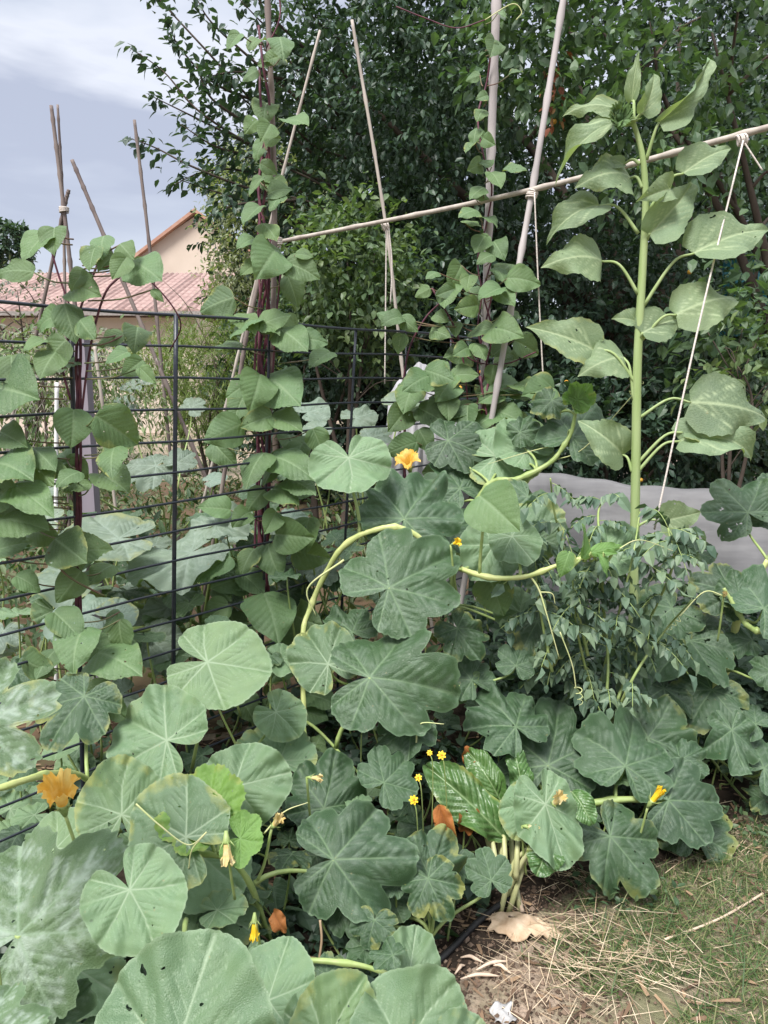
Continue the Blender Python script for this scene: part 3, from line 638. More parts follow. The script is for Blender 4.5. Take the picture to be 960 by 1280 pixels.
#@@ MID
# ------------------------------------------------------------------ wire fence
def fence_xy(px):
    Y = 96.7 / (46.2 - .0362 * px); return Vector(((px - 480) / F * Y, Y, 0))
def build_fence():
    f = thing('wire_fence', 'dark green welded wire mesh fence running back diagonally from the left', 'fence', fence_xy(0))
    A, B = fence_xy(-260), fence_xy(620)
    for k in range(16):
        z = 1.702 - .1 * k; n = 14; pts = []
        for i in range(n + 1):
            q = A.lerp(B, i / n); pts.append(Vector((q.x, q.y - .004, z + .004 * math.sin(i * 1.3 + k))))
        tube('wire', pts, (.0041 if k else .0052), M['fence'], f, 6, 1, False)
    for px, top, bot, r in ((-90, -90, -70, .005), (90, 88, 99, .0075), (218, 220, 217, .0075), (334, 337, 328, .005), (445, 445, 425, .0055), (507, 508, 500, .004), (563, 564, 553, .005), (616, 618, 604, .004)):
        q = fence_xy(px); Y = q.y; zt = 1.712
        yt = 474 - (zt - 1.5) * F / Y
        a = P(top, yt, Y + .006); d = P(bot, 800, Y + .006); v = (d - a); e = a + v * ((a.z) / (a.z - d.z))
        tube('post', [a, a.lerp(e, .5), e], r, M['fence'], f, 8, 4)
build_fence()

# ------------------------------------------------------------------ canes, poles, twine
def cane(label, pts, r, mat, name='bamboo_cane', cat='cane', group='bamboo canes and poles', nodes=True):
    if 'level' not in label or 'tied' in label or 'away' in label:
        a, b = Vector(pts[-2]), Vector(pts[-1]); pts = list(pts) + [b + (b - a) * ((b.z + .05) / (a.z - b.z))]
    p = spline(pts, 10); rr = np.linspace(r[0], r[1], len(p)).tolist()
    if nodes:
        # swollen joints
        q, r2 = [], []; Ltot = (Vector(pts[0]) - Vector(pts[-1])).length; nj = max(3, int(Ltot / .28)); m = nj * 6
        for i in range(m + 1):
            f = i / m * (len(p) - 1); a = int(min(f, len(p) - 2)); q.append(p[a].lerp(p[a + 1], f - a)); base = r[0] + (r[1] - r[0]) * i / m; r2.append(base * (1.28 if i % 6 == 3 else 1))
        p, rr = q, r2
    V, Fc = tube_vf(p, rr, 8); return tag(link(name, mesh_vf(name, V, Fc), mat), label, cat, group)
def twine(label, pts, r=.0032, group='twine ties and cords', name='twine'):
    return tag(tube(name, pts, r, M['string'], None, 6, 8), label, 'twine', group)
def knot(label, c, rad, r=.0035, ax=Vector((0, 0, 1)), turns=4):
    ax = ax.normalized(); u = ax.orthogonal().normalized(); w = ax.cross(u); pts = []
    for i in range(turns * 10 + 1):
        a = i / 10 * 2 * math.pi; pts.append(c + (u * math.cos(a) + w * math.sin(a)) * rad + ax * (i / (turns * 10) - .5) * .03 * (1 + .3 * math.sin(a * .7)))
    V, Fc = tube_vf(pts, r, 5); return tag(link('twine_knot', mesh_vf('twine_knot', V, Fc), M['string']), label, 'twine', 'twine ties and cords')
cane('pale bamboo pole lying level across the upright poles, rising to the right', [P(340, 304, 4.05), P(640, 243, 3.4), P(980, 154, 2.85)], (.0095, .0118), M['cane'])
cane('thick weathered grey pole wound by a bean left of the leaning cane', [P(622, -40, 3.5), P(610, 300, 3.5), P(598, 700, 3.5)], (.0175, .015), M['pole'], 'wooden_pole', 'pole')
cane('straight grey cane leaning left, tied to the level pole near the sunflower', [P(709, -30, 3.42), P(664, 245, 3.36), P(622, 480, 3.3), P(575, 760, 3.25)], (.0125, .012), M['pole'], 'wooden_pole', 'pole')
cane('upright weathered cane thickly wound with purple bean stems', [P(333, -40, 2.98), P(343, 300, 2.98), P(330, 700, 2.98)], (.0095, .011), M['canedark'])
cane('thin pale bamboo cane leaning steeply behind the bean cane', [P(400, 38, 3.9), P(350, 230, 3.9), P(296, 450, 3.9), P(258, 610, 3.9)], (.006, .0075), M['cane'])
cane('thin brown cane leaning away behind the level pole, top at centre', [P(440, 25, 4.3), P(482, 280, 4.3), P(505, 480, 4.3)], (.008, .009), M['cane'])
cane('tallest cane of the tied bundle above the house roof', [P(64, 132, 5.2), P(80, 262, 5.2), P(98, 420, 5.2)], (.012, .016), M['canedark'])
cane('thin second cane tied into the left bundle', [P(72, 131, 5.26), P(79, 262, 5.24), P(82, 420, 5.2)], (.008, .012), M['canedark'])
cane('short crossing cane of the left bundle', [P(86, 237, 5.2), P(78, 270, 5.22), P(45, 420, 5.3)], (.012, .012), M['canedark'])
cane('cane leaning right beside the left bundle, in front of the roof', [P(90, 200, 5), P(128, 290, 5), P(212, 490, 5)], (.012, .014), M['canedark'])
cane('lone thin upright cane in front of the peach gable', [P(168, 150, 5.2), P(187, 310, 5.2), P(206, 500, 5.2)], (.010, .012), M['canedark'])
cane('short pinkish cane stub beside the bean cane at fence top', [P(326, 340, 3.1), P(308, 420, 3.1), P(292, 520, 3.1)], (.008, .009), M['canedark'])
cane('pale leaning garden stake seen through the left fence mesh', [P(118, 430, 4.2), P(130, 520, 4.2), P(140, 600, 4.2)], (.009, .009), M['cane'])
cane('thin stake leaning left in the patch behind the fence', [P(24, 470, 4.1), P(10, 560, 4.1), P(2, 640, 4.1)], (.010, .010), M['cane'])
cane('thin white stake standing behind the purple fence post', [P(71, 478, 3.3), P(70, 600, 3.3), P(70, 680, 3.3)], (.009, .009), M['white'], 'white_stake', 'stake', nodes=False)
def post():
    V, Fc = [], []; a = P(96, 395, 3.4); b = P(88, 660, 3.4); box_vf((a.x - .035, 3.37, 0), (a.x + .035, 3.44, a.z), V, Fc); return V, Fc
V, Fc = post(); tag(link('wooden_post', mesh_vf('wooden_post', V, Fc, False), M['post']), 'grey wooden post behind the left purple vine', 'post')
twine('long pale cord slanting from the level pole to the sunflower foot', [P(929, 176, 2.87), P(875, 400, 2.58), P(818, 662, 2.5)])
twine('short loose cord end at the knot on the right', [P(929, 176, 2.89), P(938, 190, 2.88), P(953, 213, 2.87)], .003)
twine('thin cord hanging from the leaning cane tie', [P(668, 240, 3.33), P(674, 380, 3.33), P(682, 528, 3.33)], .003)
twine('thin cord hanging below the level pole near the centre', [P(483, 283, 3.75), P(482, 380, 3.75), P(481, 480, 3.75)], .0032)
twine('frayed second cord end beside the centre tie', [P(486, 285, 3.73), P(490, 330, 3.73), P(488, 380, 3.73)], .003)
knot('twine tie holding the leaning cane to the level pole', P(665, 243, 3.36), .021, .004, Vector((.3, 0, 1)))
knot('pale twine knot at the right end of the level pole', P(927, 175, 2.9), .0175, .004, Vector((1, 0, .2)))
knot('twine tie at the centre of the level pole', P(482, 283, 3.76), .016, .004, Vector((1, 0, .3)))
knot('twine binding round the left bundle of canes', P(80, 262, 5.2), .028, .005)
knot('twine tie where the bean cane meets the level pole', P(346, 302, 3.0), .018, .004)
def netting():
    # knotted bird netting strung behind the fence on the left
    V, Fc = [], []; a0, b0 = P(0, 468, 4.0), P(200, 440, 4.6); n, m = 46, 13
    def q(i, j): 
        p = a0.lerp(b0, i / n); return Vector((p.x, p.y + .03 * math.sin(i * .5 + j), 1.0 + .62 * j / m + .02 * math.sin(i * .35)))
    for i in range(n):
        for j in range(m):
            if (i + j) % 2 == 0:
                tube_vf([q(i, j), q(i + 1, j + 1)], .0011, 3, V, Fc); 
            else: tube_vf([q(i + 1, j), q(i, j + 1)], .0011, 3, V, Fc)
    tag(link('bird_netting', mesh_vf('bird_netting', V, Fc), M['string']), 'fine pale netting strung behind the left fence panel', 'netting')
netting()

# ------------------------------------------------------------------ fleece
def fleece(name, label, ridge, low, nseg=60, nj=22, back=.5, mat='fleece'):
    rp = spline([Vector(p) for p in ridge], 10); lp = spline([Vector(p) for p in low], 10)
    V, Fc = [], []; n = nseg
    def at(p, f):
        k = f * (len(p) - 1); a = int(min(k, len(p) - 2)); return p[a].lerp(p[a + 1], k - a)
    for i in range(n + 1):
        f = i / n; r, l = at(rp, f), at(lp, f)
        for j in range(nj + 1):
            g = j / nj
            if g < .7:
                h = g / .7; q = l.lerp(r, h); q.y += -.10 * math.sin(h * math.pi) + .02 * math.sin(f * 33 + h * 5) + .015 * math.sin(f * 71 - h * 9); q.z += .006 * math.sin(f * 47 + h * 3) * h + .006 * math.sin(f * 19) * h
            else:
                h = (g - .7) / .3; q = r.copy(); q.y += back * h; q.z -= r.z * h * h; q.z += .006 * math.sin(f * 47 + 3) * (1 - h) + .006 * math.sin(f * 19) * (1 - h)
            V.append(q)
            if i and j:
                a = i * (nj + 1) + j; Fc.append((a - nj - 2, a - 1, a, a - nj - 1))
    return tag(link(name, mesh_vf(name, V, Fc), M[mat]), label, 'fleece')
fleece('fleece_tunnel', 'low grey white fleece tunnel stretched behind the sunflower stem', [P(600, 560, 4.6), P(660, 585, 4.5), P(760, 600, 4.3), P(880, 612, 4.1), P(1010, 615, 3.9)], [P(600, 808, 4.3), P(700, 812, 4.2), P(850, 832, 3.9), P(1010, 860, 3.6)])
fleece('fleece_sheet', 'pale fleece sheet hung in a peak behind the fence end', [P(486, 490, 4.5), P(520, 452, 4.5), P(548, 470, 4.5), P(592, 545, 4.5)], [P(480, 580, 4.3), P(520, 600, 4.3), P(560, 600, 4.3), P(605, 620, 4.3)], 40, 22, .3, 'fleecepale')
def shadecloth():
    V, Fc = [], []; nx, nz = 40, 16; a, b = P(905, 325, 9.0), P(1000, 420, 9.0)
    for i in range(nx + 1):
        for j in range(nz + 1):
            V.append(Vector((a.x + (b.x - a.x) * i / nx, 9 + .06 * math.sin(i * .8) + .03 * math.sin(j), b.z + (a.z - b.z) * j / nz)))
            if i and j: k = i * (nz + 1) + j; Fc.append((k - nz - 2, k - 1, k, k - nz - 1))
    tag(link('teal_netting', mesh_vf('teal_netting', V, Fc), simple('teal_net', (.015, .10, .12), .7, (.01, .06, .075), 30)), 'teal windbreak netting glimpsed through the dark leaves', 'netting')
shadecloth()
#@@ PLANTS
# ------------------------------------------------------------------ sunflower
def sunflower():
    Y = 2.7; base = P(788, 978, Y); base.z = 0
    t = thing('sunflower', 'tall unopened sunflower with pale heart shaped leaves beside the slanting cord', 'sunflower', base)
    sp = [base, P(790, 840, Y), P(793, 690, Y), P(795, 560, Y), P(797, 450, Y), P(803, 340, Y), P(807, 255, Y), P(803, 195, Y), P(791, 150, Y)]
    tube('stem', sp, [.018, .0172, .0165, .0158, .0145, .013, .0112, .0095, .007], M['sunstem'], t, 12, 8)
    rows = [  # attach on stem, blade base, tip, facing t, s, width, mesh
        ((791, 152), (776, 140), (703, 146), 35, -10, .6, 1), ((792, 148), (790, 126), (799, 64), 10, -20, .45, 0), ((795, 150), (803, 142), (817, 92), 5, 20, .75, 2), ((808, 200), (825, 152), (884, 72), 10, 40, .3, 2), ((797, 170), (782, 157), (694, 233), 25, -20, .52, 3),
        ((800, 205), (780, 205), (738, 218), 30, 0, .7, 0), ((803, 235), (788, 222), (718, 236), 35, 0, 1.0, 1), ((798, 292), (748, 257), (683, 307), 15, -25, .85, 3), ((812, 262), (855, 216), (914, 186), 40, 20, .8, 0), ((812, 275), (838, 236), (795, 252), 10, 10, .85, 2),
        ((808, 300), (812, 292), (864, 228), 20, 30, .7, 2), ((798, 368), (752, 326), (676, 335), 30, 0, 1.0, 1), ((795, 480), (742, 437), (657, 409), 25, -10, .95, 0), ((792, 500), (780, 447), (722, 471), 30, 0, 1.1, 1), ((799, 415), (795, 402), (764, 399), 30, 0, 1.2, 2), ((799, 425), (803, 416), (853, 398), 35, 10, 1.15, 0),
        ((802, 425), (846, 393), (922, 377), 30, 10, .95, 1), ((804, 383), (868, 316), (962, 289), 40, 15, .85, 0), ((798, 523), (864, 503), (957, 524), 18, 10, .98, 1), ((795, 592), (851, 551), (938, 577), 35, 10, .75, 3), ((796, 580), (856, 540), (902, 545), 30, 10, 1.0, 2), ((790, 590), (778, 568), (722, 526), 10, -10, 1.0, 3), ((793, 660), (826, 652), (876, 640), 15, 10, 1.2, 0)]
    for (ax, ay), (bx, by), (tx, ty), tt, s, w, v in rows:
        Yo = Y + (.04 if ax > bx else -.02)
        o, b, n = pleaf('S', t, bx, by, tx, ty, Yo, tt, s, w * .86, v, 4)
        a = P(ax, ay, Y); mid = a.lerp(b, .55) + Vector((0, -.01, .03 * (a - b).length / .15))
        V, Fc = tube_vf(spline([a, mid, b - n * .002], 6), [.0065, .0045, .004], 6); link('petiole', mesh_vf('petiole', V, Fc), M['sunstem'], o)
    # bud: layered pointed bracts round a dark centre
    c = P(772, 146, Y - .06); V, Fc = [], []
    bm = mesh_np('bract', *_bract())
    bud = link('bud', _ball(c, .022), simple('bud_green', (.07, .12, .04), .6, (.04, .08, .03), 40, .2, .6), t)
    for k in range(22):
        a = k * 2.4; el = .9 - k * .05
        d = Vector((math.cos(a) * math.cos(el), -.5 + math.sin(el) * .4, math.sin(a) * math.cos(el))).normalized()
        place(BEAN[0], bud, c + d * .012, c + d * .042 + Vector((0, -.02, 0)), -d.cross(Vector((.3, .2, .9))).normalized(), .8, 'bract')
    tube('bud_stalk', [P(793, 152, Y), P(784, 140, Y - .02), P(774, 145, Y - .04)], [.01, .009], M['sunstem'], t)
def _bract(): return np.array([[0, 0, 0], [1, 0, 0], [0, 1, 0]]), np.array([[0, 1, 2]])
def _ball(c, r, sx=1, sy=1, sz=1):
    import bmesh
    me = bpy.data.meshes.new('ball'); bm = bmesh.new(); bmesh.ops.create_icosphere(bm, subdivisions=3, radius=r, matrix=Matrix.Translation(c) @ Matrix.Diagonal((sx, sy, sz, 1)))
    for v in bm.verts: v.co += (v.co - Vector(c)) * random.uniform(-.08, .08)
    bm.to_mesh(me); bm.free(); me.polygons.foreach_set('use_smooth', [True] * len(me.polygons)); return me
sunflower()

# ------------------------------------------------------------------ squash and pumpkin plants
def squash(name, label, anchor_px, cat, Y0=None):
    p = Vector(anchor_px); return thing(name, label, cat, (p.x, p.y, 0))
PL = {}
def plant(key, label, loc, cat='squash plant', name='squash_plant', group='squash plants of the bed'):
    PL[key] = dict(t=thing(name, label, cat, (loc[0], loc[1], 0), group), a=[Vector(loc)], n=0); return PL[key]
plant('Z', 'zucchini plant with silver mottled deeply lobed leaves, nearest on the left', (-.62, 1.1, .45), 'zucchini plant', 'zucchini_plant')
plant('R', 'pumpkin plant with pale round leaves in front of the left fence', (-.45, 1.62, .35), 'pumpkin plant', 'pumpkin_plant')
plant('L', 'trailing squash climbing the middle of the fence on a pale yellow stem', (-.02, 2.3, .5))
plant('F', 'dark lobed zucchini with yellow buds at the grass edge', (.55, 2.22, .12), 'zucchini plant', 'zucchini_plant')
plant('S', 'small dark crinkled squash beside the black pipe', (.12, 1.78, .08))
plant('Q', 'young pumpkin with broad green leaves along the bottom edge', (.0, 1.28, .35), 'pumpkin plant', 'pumpkin_plant')
plant('X', 'bushy zucchini with thick yellow stalks at the right edge', (1.2, 2.75, .12), 'zucchini plant', 'zucchini_plant')
plant('B', 'huge grey leaved pumpkin behind the left fence wires', (-.75, 3.1, .45), 'pumpkin plant', 'pumpkin_plant', 'squash plants behind the fence')
plant('C', 'grey leaved squash in the patch far behind the fence', (-1.2, 4.2, .55), 'squash plant', 'squash_plant', 'squash plants behind the fence')
plant('D', 'pale leaved squash behind the fence beside the orange flower', (-.1, 3.8, .7), 'squash plant', 'squash_plant', 'squash plants behind the fence')
def sq(key, kind, bx, by, tx, ty, Y, t=48, s=0, wr=1.0, var=None, r=.0045, pet=None, maxlen=.5, jit=10):
    p = PL[key]; wr *= {'R': .92, 'L': .9, 'Z': .95}.get(kind, 1); o, b, n = pleaf(kind, p['t'], bx, by, tx, ty, Y, t, s, wr, var, jit); p['n'] += 1
    a = min(p['a'], key=lambda q: (q - b).length + max(0, q.z - b.z) * 2)
    if pet: a = P(*pet)
    petiole(o, b, n, a, r, None, 9 if pet else maxlen); return o
# a pale trailing stem along the fence, with a second shoot further right
def vine(key, pts, r, mat=None, sides=9, name='stem'):
    q = spline([P(*p) for p in pts], 16); rr = np.interp(np.linspace(0, 1, len(q)), np.linspace(0, 1, len(r)), r); k = np.arange(len(q))
    rr = rr * (.88 + .05 * np.sin(k * .7) + .04 * np.sin(k * 1.9) + .34 * np.exp(-((k % 21 - 10) / 1.6) ** 2))
    q = [p + Vector((.001 * math.sin(i * .5), 0, .001 * math.cos(i * .35))) for i, p in enumerate(q)]
    V, Fc = tube_vf(q, rr.tolist(), 14)
    for i in range(len(q)):                                   # five-ribbed section
        for j in range(14): V[i * 14 + j] = q[i] + (V[i * 14 + j] - q[i]) * (1 + .09 * math.cos(5 * 2 * math.pi * j / 14 + i * .04))
    link(name, mesh_vf(name, V, Fc), mat or M['vine'], PL[key]['t']); PL[key]['a'] += q[::8]
vine('L', [(380, 900, 2.45), (378, 800, 2.55), (392, 750, 2.6), (425, 688, 2.55), (470, 662, 2.52), (512, 664, 2.52), (560, 702, 2.5), (600, 719, 2.35), (650, 722, 2.32), (705, 704, 2.3), (768, 687, 2.28)], [.0095, .0105, .0098, .0055])
vine('L', [(560, 760, 2.9), (580, 660, 2.95), (612, 606, 2.95), (650, 598, 2.9), (690, 576, 2.88), (714, 540, 2.88), (722, 497, 2.88)], [.012, .012, .006], M['stem'])
vine('R', [(150, 1180, 1.75), (205, 1060, 1.75), (240, 1066, 1.66), (300, 1085, 1.66), (345, 1190, 1.75)], [.009, .009, .006], M['stem'])
vine('R', [(-60, 992, 1.45), (0, 985, 1.45), (58, 968, 1.58), (110, 975, 1.85), (150, 1040, 1.95)], [.008, .008, .007], M['vine'])
vine('Q', [(250, 1340, 1.35), (330, 1215, 1.5), (440, 1205, 1.52), (560, 1250, 1.5)], [.008, .007, .005], M['stem'])
vine('X', [(865, 860, 2.75), (905, 842, 2.75), (925, 760, 2.75), (960, 700, 2.75)], [.02, .016, .01], M['vine'])
vine('X', [(960, 790, 2.6), (938, 785, 2.6), (922, 765, 2.62), (905, 735, 2.65)], [.012, .01, .006], M['stem'])
vine('F', [(600, 1010, 2.35), (690, 1010, 2.25), (770, 1000, 2.2), (850, 1000, 2.2)], [.014, .013, .009], M['stem'])
# -- round pumpkin leaves
sq('R', 'R', 259, 827, 340, 842, 2.05, 45, 0, 1.0, 0, pet=(240, 960, 2.1))
sq('R', 'R', 208, 925, 146, 888, 1.9, 45, 0, 1.0, 1, pet=(205, 1010, 1.85), r=.006)
sq('R', 'R', 293, 983, 363, 962, 1.8, 45, 0, 1.0, 2)
sq('R', 'R', 436, 572, 450, 618, 2.55, 38, 8, 1.35, 3, pet=(450, 672, 2.55), r=.0055, jit=2)
sq('R', 'R', 162, 1112, 205, 1184, 1.2, 45, 0, 1.05, 4, pet=(215, 1230, 1.5))
sq('R', 'R', 215, 1325, 262, 1162, 0.95, 42, 0, 1.12, 2, jit=3)
sq('R', 'R', 152, 1018, 148, 946, 1.72, 45, 0, 1.05, 3)
sq('R', 'R', 232, 1046, 165, 1000, 1.6, 40, -15, .9, 0)
sq('R', 'Y', 257, 1016, 222, 980, 1.65, 45, 0, 1.1, 0)
sq('R', 'Y', 300, 1048, 328, 1058, 1.58, 45, 0, 1.3, 1)
sq('R', 'R', 345, 890, 378, 918, 2.2, 50)
sq('R', 'R', 240, 1060, 300, 1120, 1.75, 60); sq('R', 'R', 70, 1060, 120, 1010, 1.75, 55)
sq('R', 'R', 255, 1130, 320, 1160, 1.7, 60); sq('R', 'R', 80, 1200, 150, 1240, 1.5, 60); sq('R', 'L', 105, 870, 60, 930, 1.95, 50)
# -- mottled leaves
sq('Z', 'Z', -42, 905, 72, 862, 1.22, 45, 10, 1.05, 0, jit=3, r=.006)
sq('Z', 'Z', 22, 1168, 150, 1040, 1.3, 45, 5, .9, 1, pet=(2, 1290, 1.3), r=.009, jit=3)
sq('Z', 'Z', -70, 1150, -30, 1050, 1.5, 45, 5, 1.0, 2, r=.008)
sq('Z', 'L', 40, 1290, 110, 1230, 1.25, 60, 0, 1.0); sq('Z', 'Z', -30, 1300, 60, 1270, 1.0, 60, 0, 1)
# -- lobed trailing squash
sq('L', 'L', 505, 648, 545, 582, 2.55, 45, 5, 1.05, 0, jit=3)
sq('L', 'L', 486, 734, 566, 672, 2.33, 42, 0, 1.0, 1, jit=3)
sq('L', 'L', 462, 846, 575, 842, 2.15, 45, 0, .95, 2, pet=(420, 935, 2.2), jit=3, r=.006)
sq('L', 'L', 417, 1074, 523, 1072, 1.72, 45, 5, .98, 3, pet=(318, 1104, 1.62), jit=3, r=.005)
sq('L', 'L', 480, 978, 512, 942, 2.0, 50, 0, 1.15, 4); sq('L', 'L', 405, 1010, 425, 938, 2.02, 50, 0, 1.0, 5)
sq('L', 'L', 572, 785, 606, 822, 2.4, 45, 0, 1.0, 0); sq('L', 'L', 645, 832, 652, 800, 2.4, 45, 0, 1.1, 1); sq('L', 'L', 672, 776, 702, 820, 2.5, 50, 0, 1.2, 2)
sq('L', 'L', 515, 905, 470, 935, 2.15, 55, 0, 1.0, 3); sq('L', 'R', 410, 830, 380, 780, 2.3, 50, 0, .9, 1)
sq('L', 'B', 600, 620, 650, 665, 2.3, 30, -20, 1.1, 0); sq('L', 'R', 640, 670, 668, 700, 2.4, 40, 0, 1.0); sq('L', 'R', 618, 680, 590, 720, 2.5, 40, 0, 1.0)
sq('L', 'R', 655, 665, 700, 640, 2.6, 40, 0, 1); sq('L', 'V', 712, 690, 700, 722, 2.25, 20, 0, .9, 1); sq('L', 'V', 728, 698, 727, 654, 2.26, 15, 30, .6, 0); sq('L', 'V', 740, 690, 778, 682, 2.26, 30, 0, .5, 1); sq('L', 'V', 748, 692, 758, 722, 2.26, 20, 0, .45, 3); sq('L', 'V', 755, 690, 772, 692, 2.24, 30, 0, .5, 2)
sq('L', 'L', 715, 545, 745, 500, 2.9, 40, 0, 1.0, 3); sq('L', 'L', 690, 500, 668, 520, 2.95, 40, 0, 1.0, 5); sq('L', 'Y', 722, 500, 738, 482, 2.86, 30, 0, .9, 0); sq('L', 'Y', 722, 500, 712, 480, 2.86, 30, 0, .6, 1)
sq('L', 'L', 660, 620, 640, 650, 2.8, 40, 0, 1.3); sq('L', 'L', 560, 550, 620, 560, 3.1, 45, 0, 1.0); sq('L', 'L', 575, 610, 545, 570, 3.0, 45); sq('L', 'R', 660, 560, 625, 530, 3.0, 40); sq('L', 'R', 620, 570, 690, 555, 3.05, 40, 0, .9); sq('L', 'L', 650, 540, 680, 530, 3.0, 40)
sq('L', 'L', 565, 660, 600, 640, 2.8, 55, 0, 1.3); sq('L', 'R', 760, 690, 800, 670, 2.4, 35, 0, .9)
sq('L', 'R', 650, 765, 620, 740, 2.6, 30); sq('L', 'B', 612, 720, 630, 770, 2.5, 10, 0, 1.2); sq('L', 'B', 560, 870, 600, 840, 2.4, 30); sq('L', 'L', 590, 850, 560, 810, 2.4, 50)
sq('L', 'L', 440, 790, 410, 760, 2.45, 55, 0, 1.2); sq('L', 'R', 350, 950, 320, 900, 2.15, 55)
# -- grass edge row
sq('F', 'L', 645, 908, 603, 852, 2.28, 45, 0, 1.05, 0); sq('F', 'L', 685, 956, 695, 866, 2.28, 45, -5, .98, 1, jit=3); sq('F', 'L', 782, 957, 790, 884, 2.22, 45, 5, 1.15, 2, jit=3)
sq('F', 'L', 763, 1045, 820, 1112, 2.05, 45, 5, 1.1, 3, jit=3); sq('F', 'R', 660, 1005, 640, 1050, 2.0, 35, -10, .9, 0); sq('F', 'R', 682, 1005, 712, 1085, 1.97, 35, 10, .75, 2); sq('F', 'L', 836, 1000, 908, 995, 2.18, 45, 10, 1.05, 4, jit=3)
sq('F', 'L', 810, 922, 845, 878, 2.4, 50, 0, 1.1, 5); sq('F', 'L', 850, 950, 880, 930, 2.35, 50, 0, 1.2, 0); sq('F', 'L', 735, 1000, 745, 960, 2.3, 60, 0, 1.1); sq('F', 'L', 870, 1040, 860, 965, 2.25, 60, 0, 1.0)
# -- small crinkled
sq('S', 'L', 614, 1100, 602, 1058, 1.8, 45, 0, 1.05, 4, jit=3); sq('S', 'L', 537, 1096, 562, 1034, 1.78, 45, 10, 1.0, 5); sq('S', 'L', 535, 1098, 558, 1150, 1.74, 45, 0, 1.05, 0); sq('S', 'L', 468, 1150, 462, 1188, 1.62, 48, 0, 1.35, 1); sq('S', 'R', 510, 1228, 520, 1155, 1.5, 48, 0, .8, 2)
sq('S', 'L', 430, 1130, 450, 1170, 1.7, 60); sq('S', 'L', 490, 1120, 520, 1080, 1.8, 60)
# -- bottom pumpkin
sq('Q', 'R', 505, 1318, 555, 1212, 1.12, 42, 5, 1.0, 3, jit=3); sq('Q', 'R', 405, 1310, 450, 1212, 1.15, 42, 0, .8, 4); sq('Q', 'R', 335, 1250, 365, 1168, 1.25, 48, 0, .9, 0); sq('Q', 'R', 395, 1300, 395, 1225, 1.2, 50, 0, .9, 1); sq('Q', 'R', 560, 1330, 600, 1270, 1.1, 45, 10, 1.0, 2)
# -- right zucchini
for a in ((935, 640, 898, 597, 2.9, 40, 0, 1.2), (975, 640, 965, 590, 2.95, 40, 0, 1.2), (915, 742, 866, 722, 2.72, 45, 0, 1.1), (925, 748, 920, 712, 2.66, 30, 10, 1.0), (955, 760, 990, 720, 2.6, 45, 0, 1.1), (862, 800, 825, 845, 2.7, 60, 0, 1.2), (890, 862, 868, 908, 2.6, 50, 0, 1.25), (945, 905, 915, 885, 2.5, 50, 0, 1.2), (915, 912, 930, 972, 2.45, 45, 0, .8), (965, 840, 940, 850, 2.5, 45, 0, 1.3), (880, 780, 900, 800, 2.75, 55, 0, 1.5), (955, 960, 990, 930, 2.4, 50, 0, 1.1), (870, 690, 860, 660, 2.9, 45, 0, 1.2), (940, 800, 905, 790, 2.7, 60, 0, 1.2), (840, 760, 800, 790, 2.8, 55, 0, 1.2), (830, 860, 790, 880, 2.6, 55, 0, 1.2), (955, 1000, 930, 985, 2.4, 50, 0, 1.0)):
    sq('X', 'L', *a)
# -- behind the fence
for a in ((148, 672, 62, 676, 2.75, 74, 0, 1.0, 0), (238, 690, 160, 722, 2.8, 55, -30, .8, 1), (95, 718, 40, 742, 2.7, 55, 0, 1.0, 2), (110, 768, 52, 762, 2.5, 60, 0, .9, 3), (140, 770, 174, 762, 2.5, 60, 0, 1.0, 0), (270, 655, 308, 632, 2.95, 65, 0, 1.0, 1), (190, 800, 220, 822, 2.7, 60, 0, 1.0, 2), (290, 745, 262, 752, 2.9, 60, 0, 1, 3), (60, 650, 30, 650, 2.8, 65, 0, 1, 0), (340, 655, 366, 646, 3.2, 65, 0, 1, 1), (215, 740, 250, 728, 2.85, 60, 0, 1.0, 3)):
    sq('B', 'G', *a, r=.008)
for a in ((195, 582, 145, 600, 4.0, 60, 0, .8, 3), (222, 578, 240, 560, 4.0, 55, 0, .9, 4), (238, 510, 252, 496, 4.6, 45, 0, 1.2, 3), (265, 600, 285, 594, 3.8, 55, 0, 1.0, 0), (160, 505, 140, 510, 4.6, 50, 0, 1.1, 1), (100, 595, 75, 602, 3.6, 60, 0, 1.0, 2), (60, 610, 40, 618, 3.4, 60, 0, 1.0, 0), (175, 480, 158, 472, 4.8, 50, 0, 1.1, 4), (110, 450, 92, 446, 4.6, 50, 0, 1.1, 2)):
    sq('C', 'G', *a)
for a in ((400, 536, 378, 545, 3.6, 60, 0, 1.1, 0), (445, 522, 468, 512, 3.7, 60, 0, 1.0, 1), (385, 515, 408, 506, 3.9, 60, 0, 1.1, 2), (500, 505, 530, 496, 3.9, 55, 0, .9, 0), (462, 548, 486, 530, 3.5, 55, 0, .9, 3)):
    sq('D', 'G', *a)
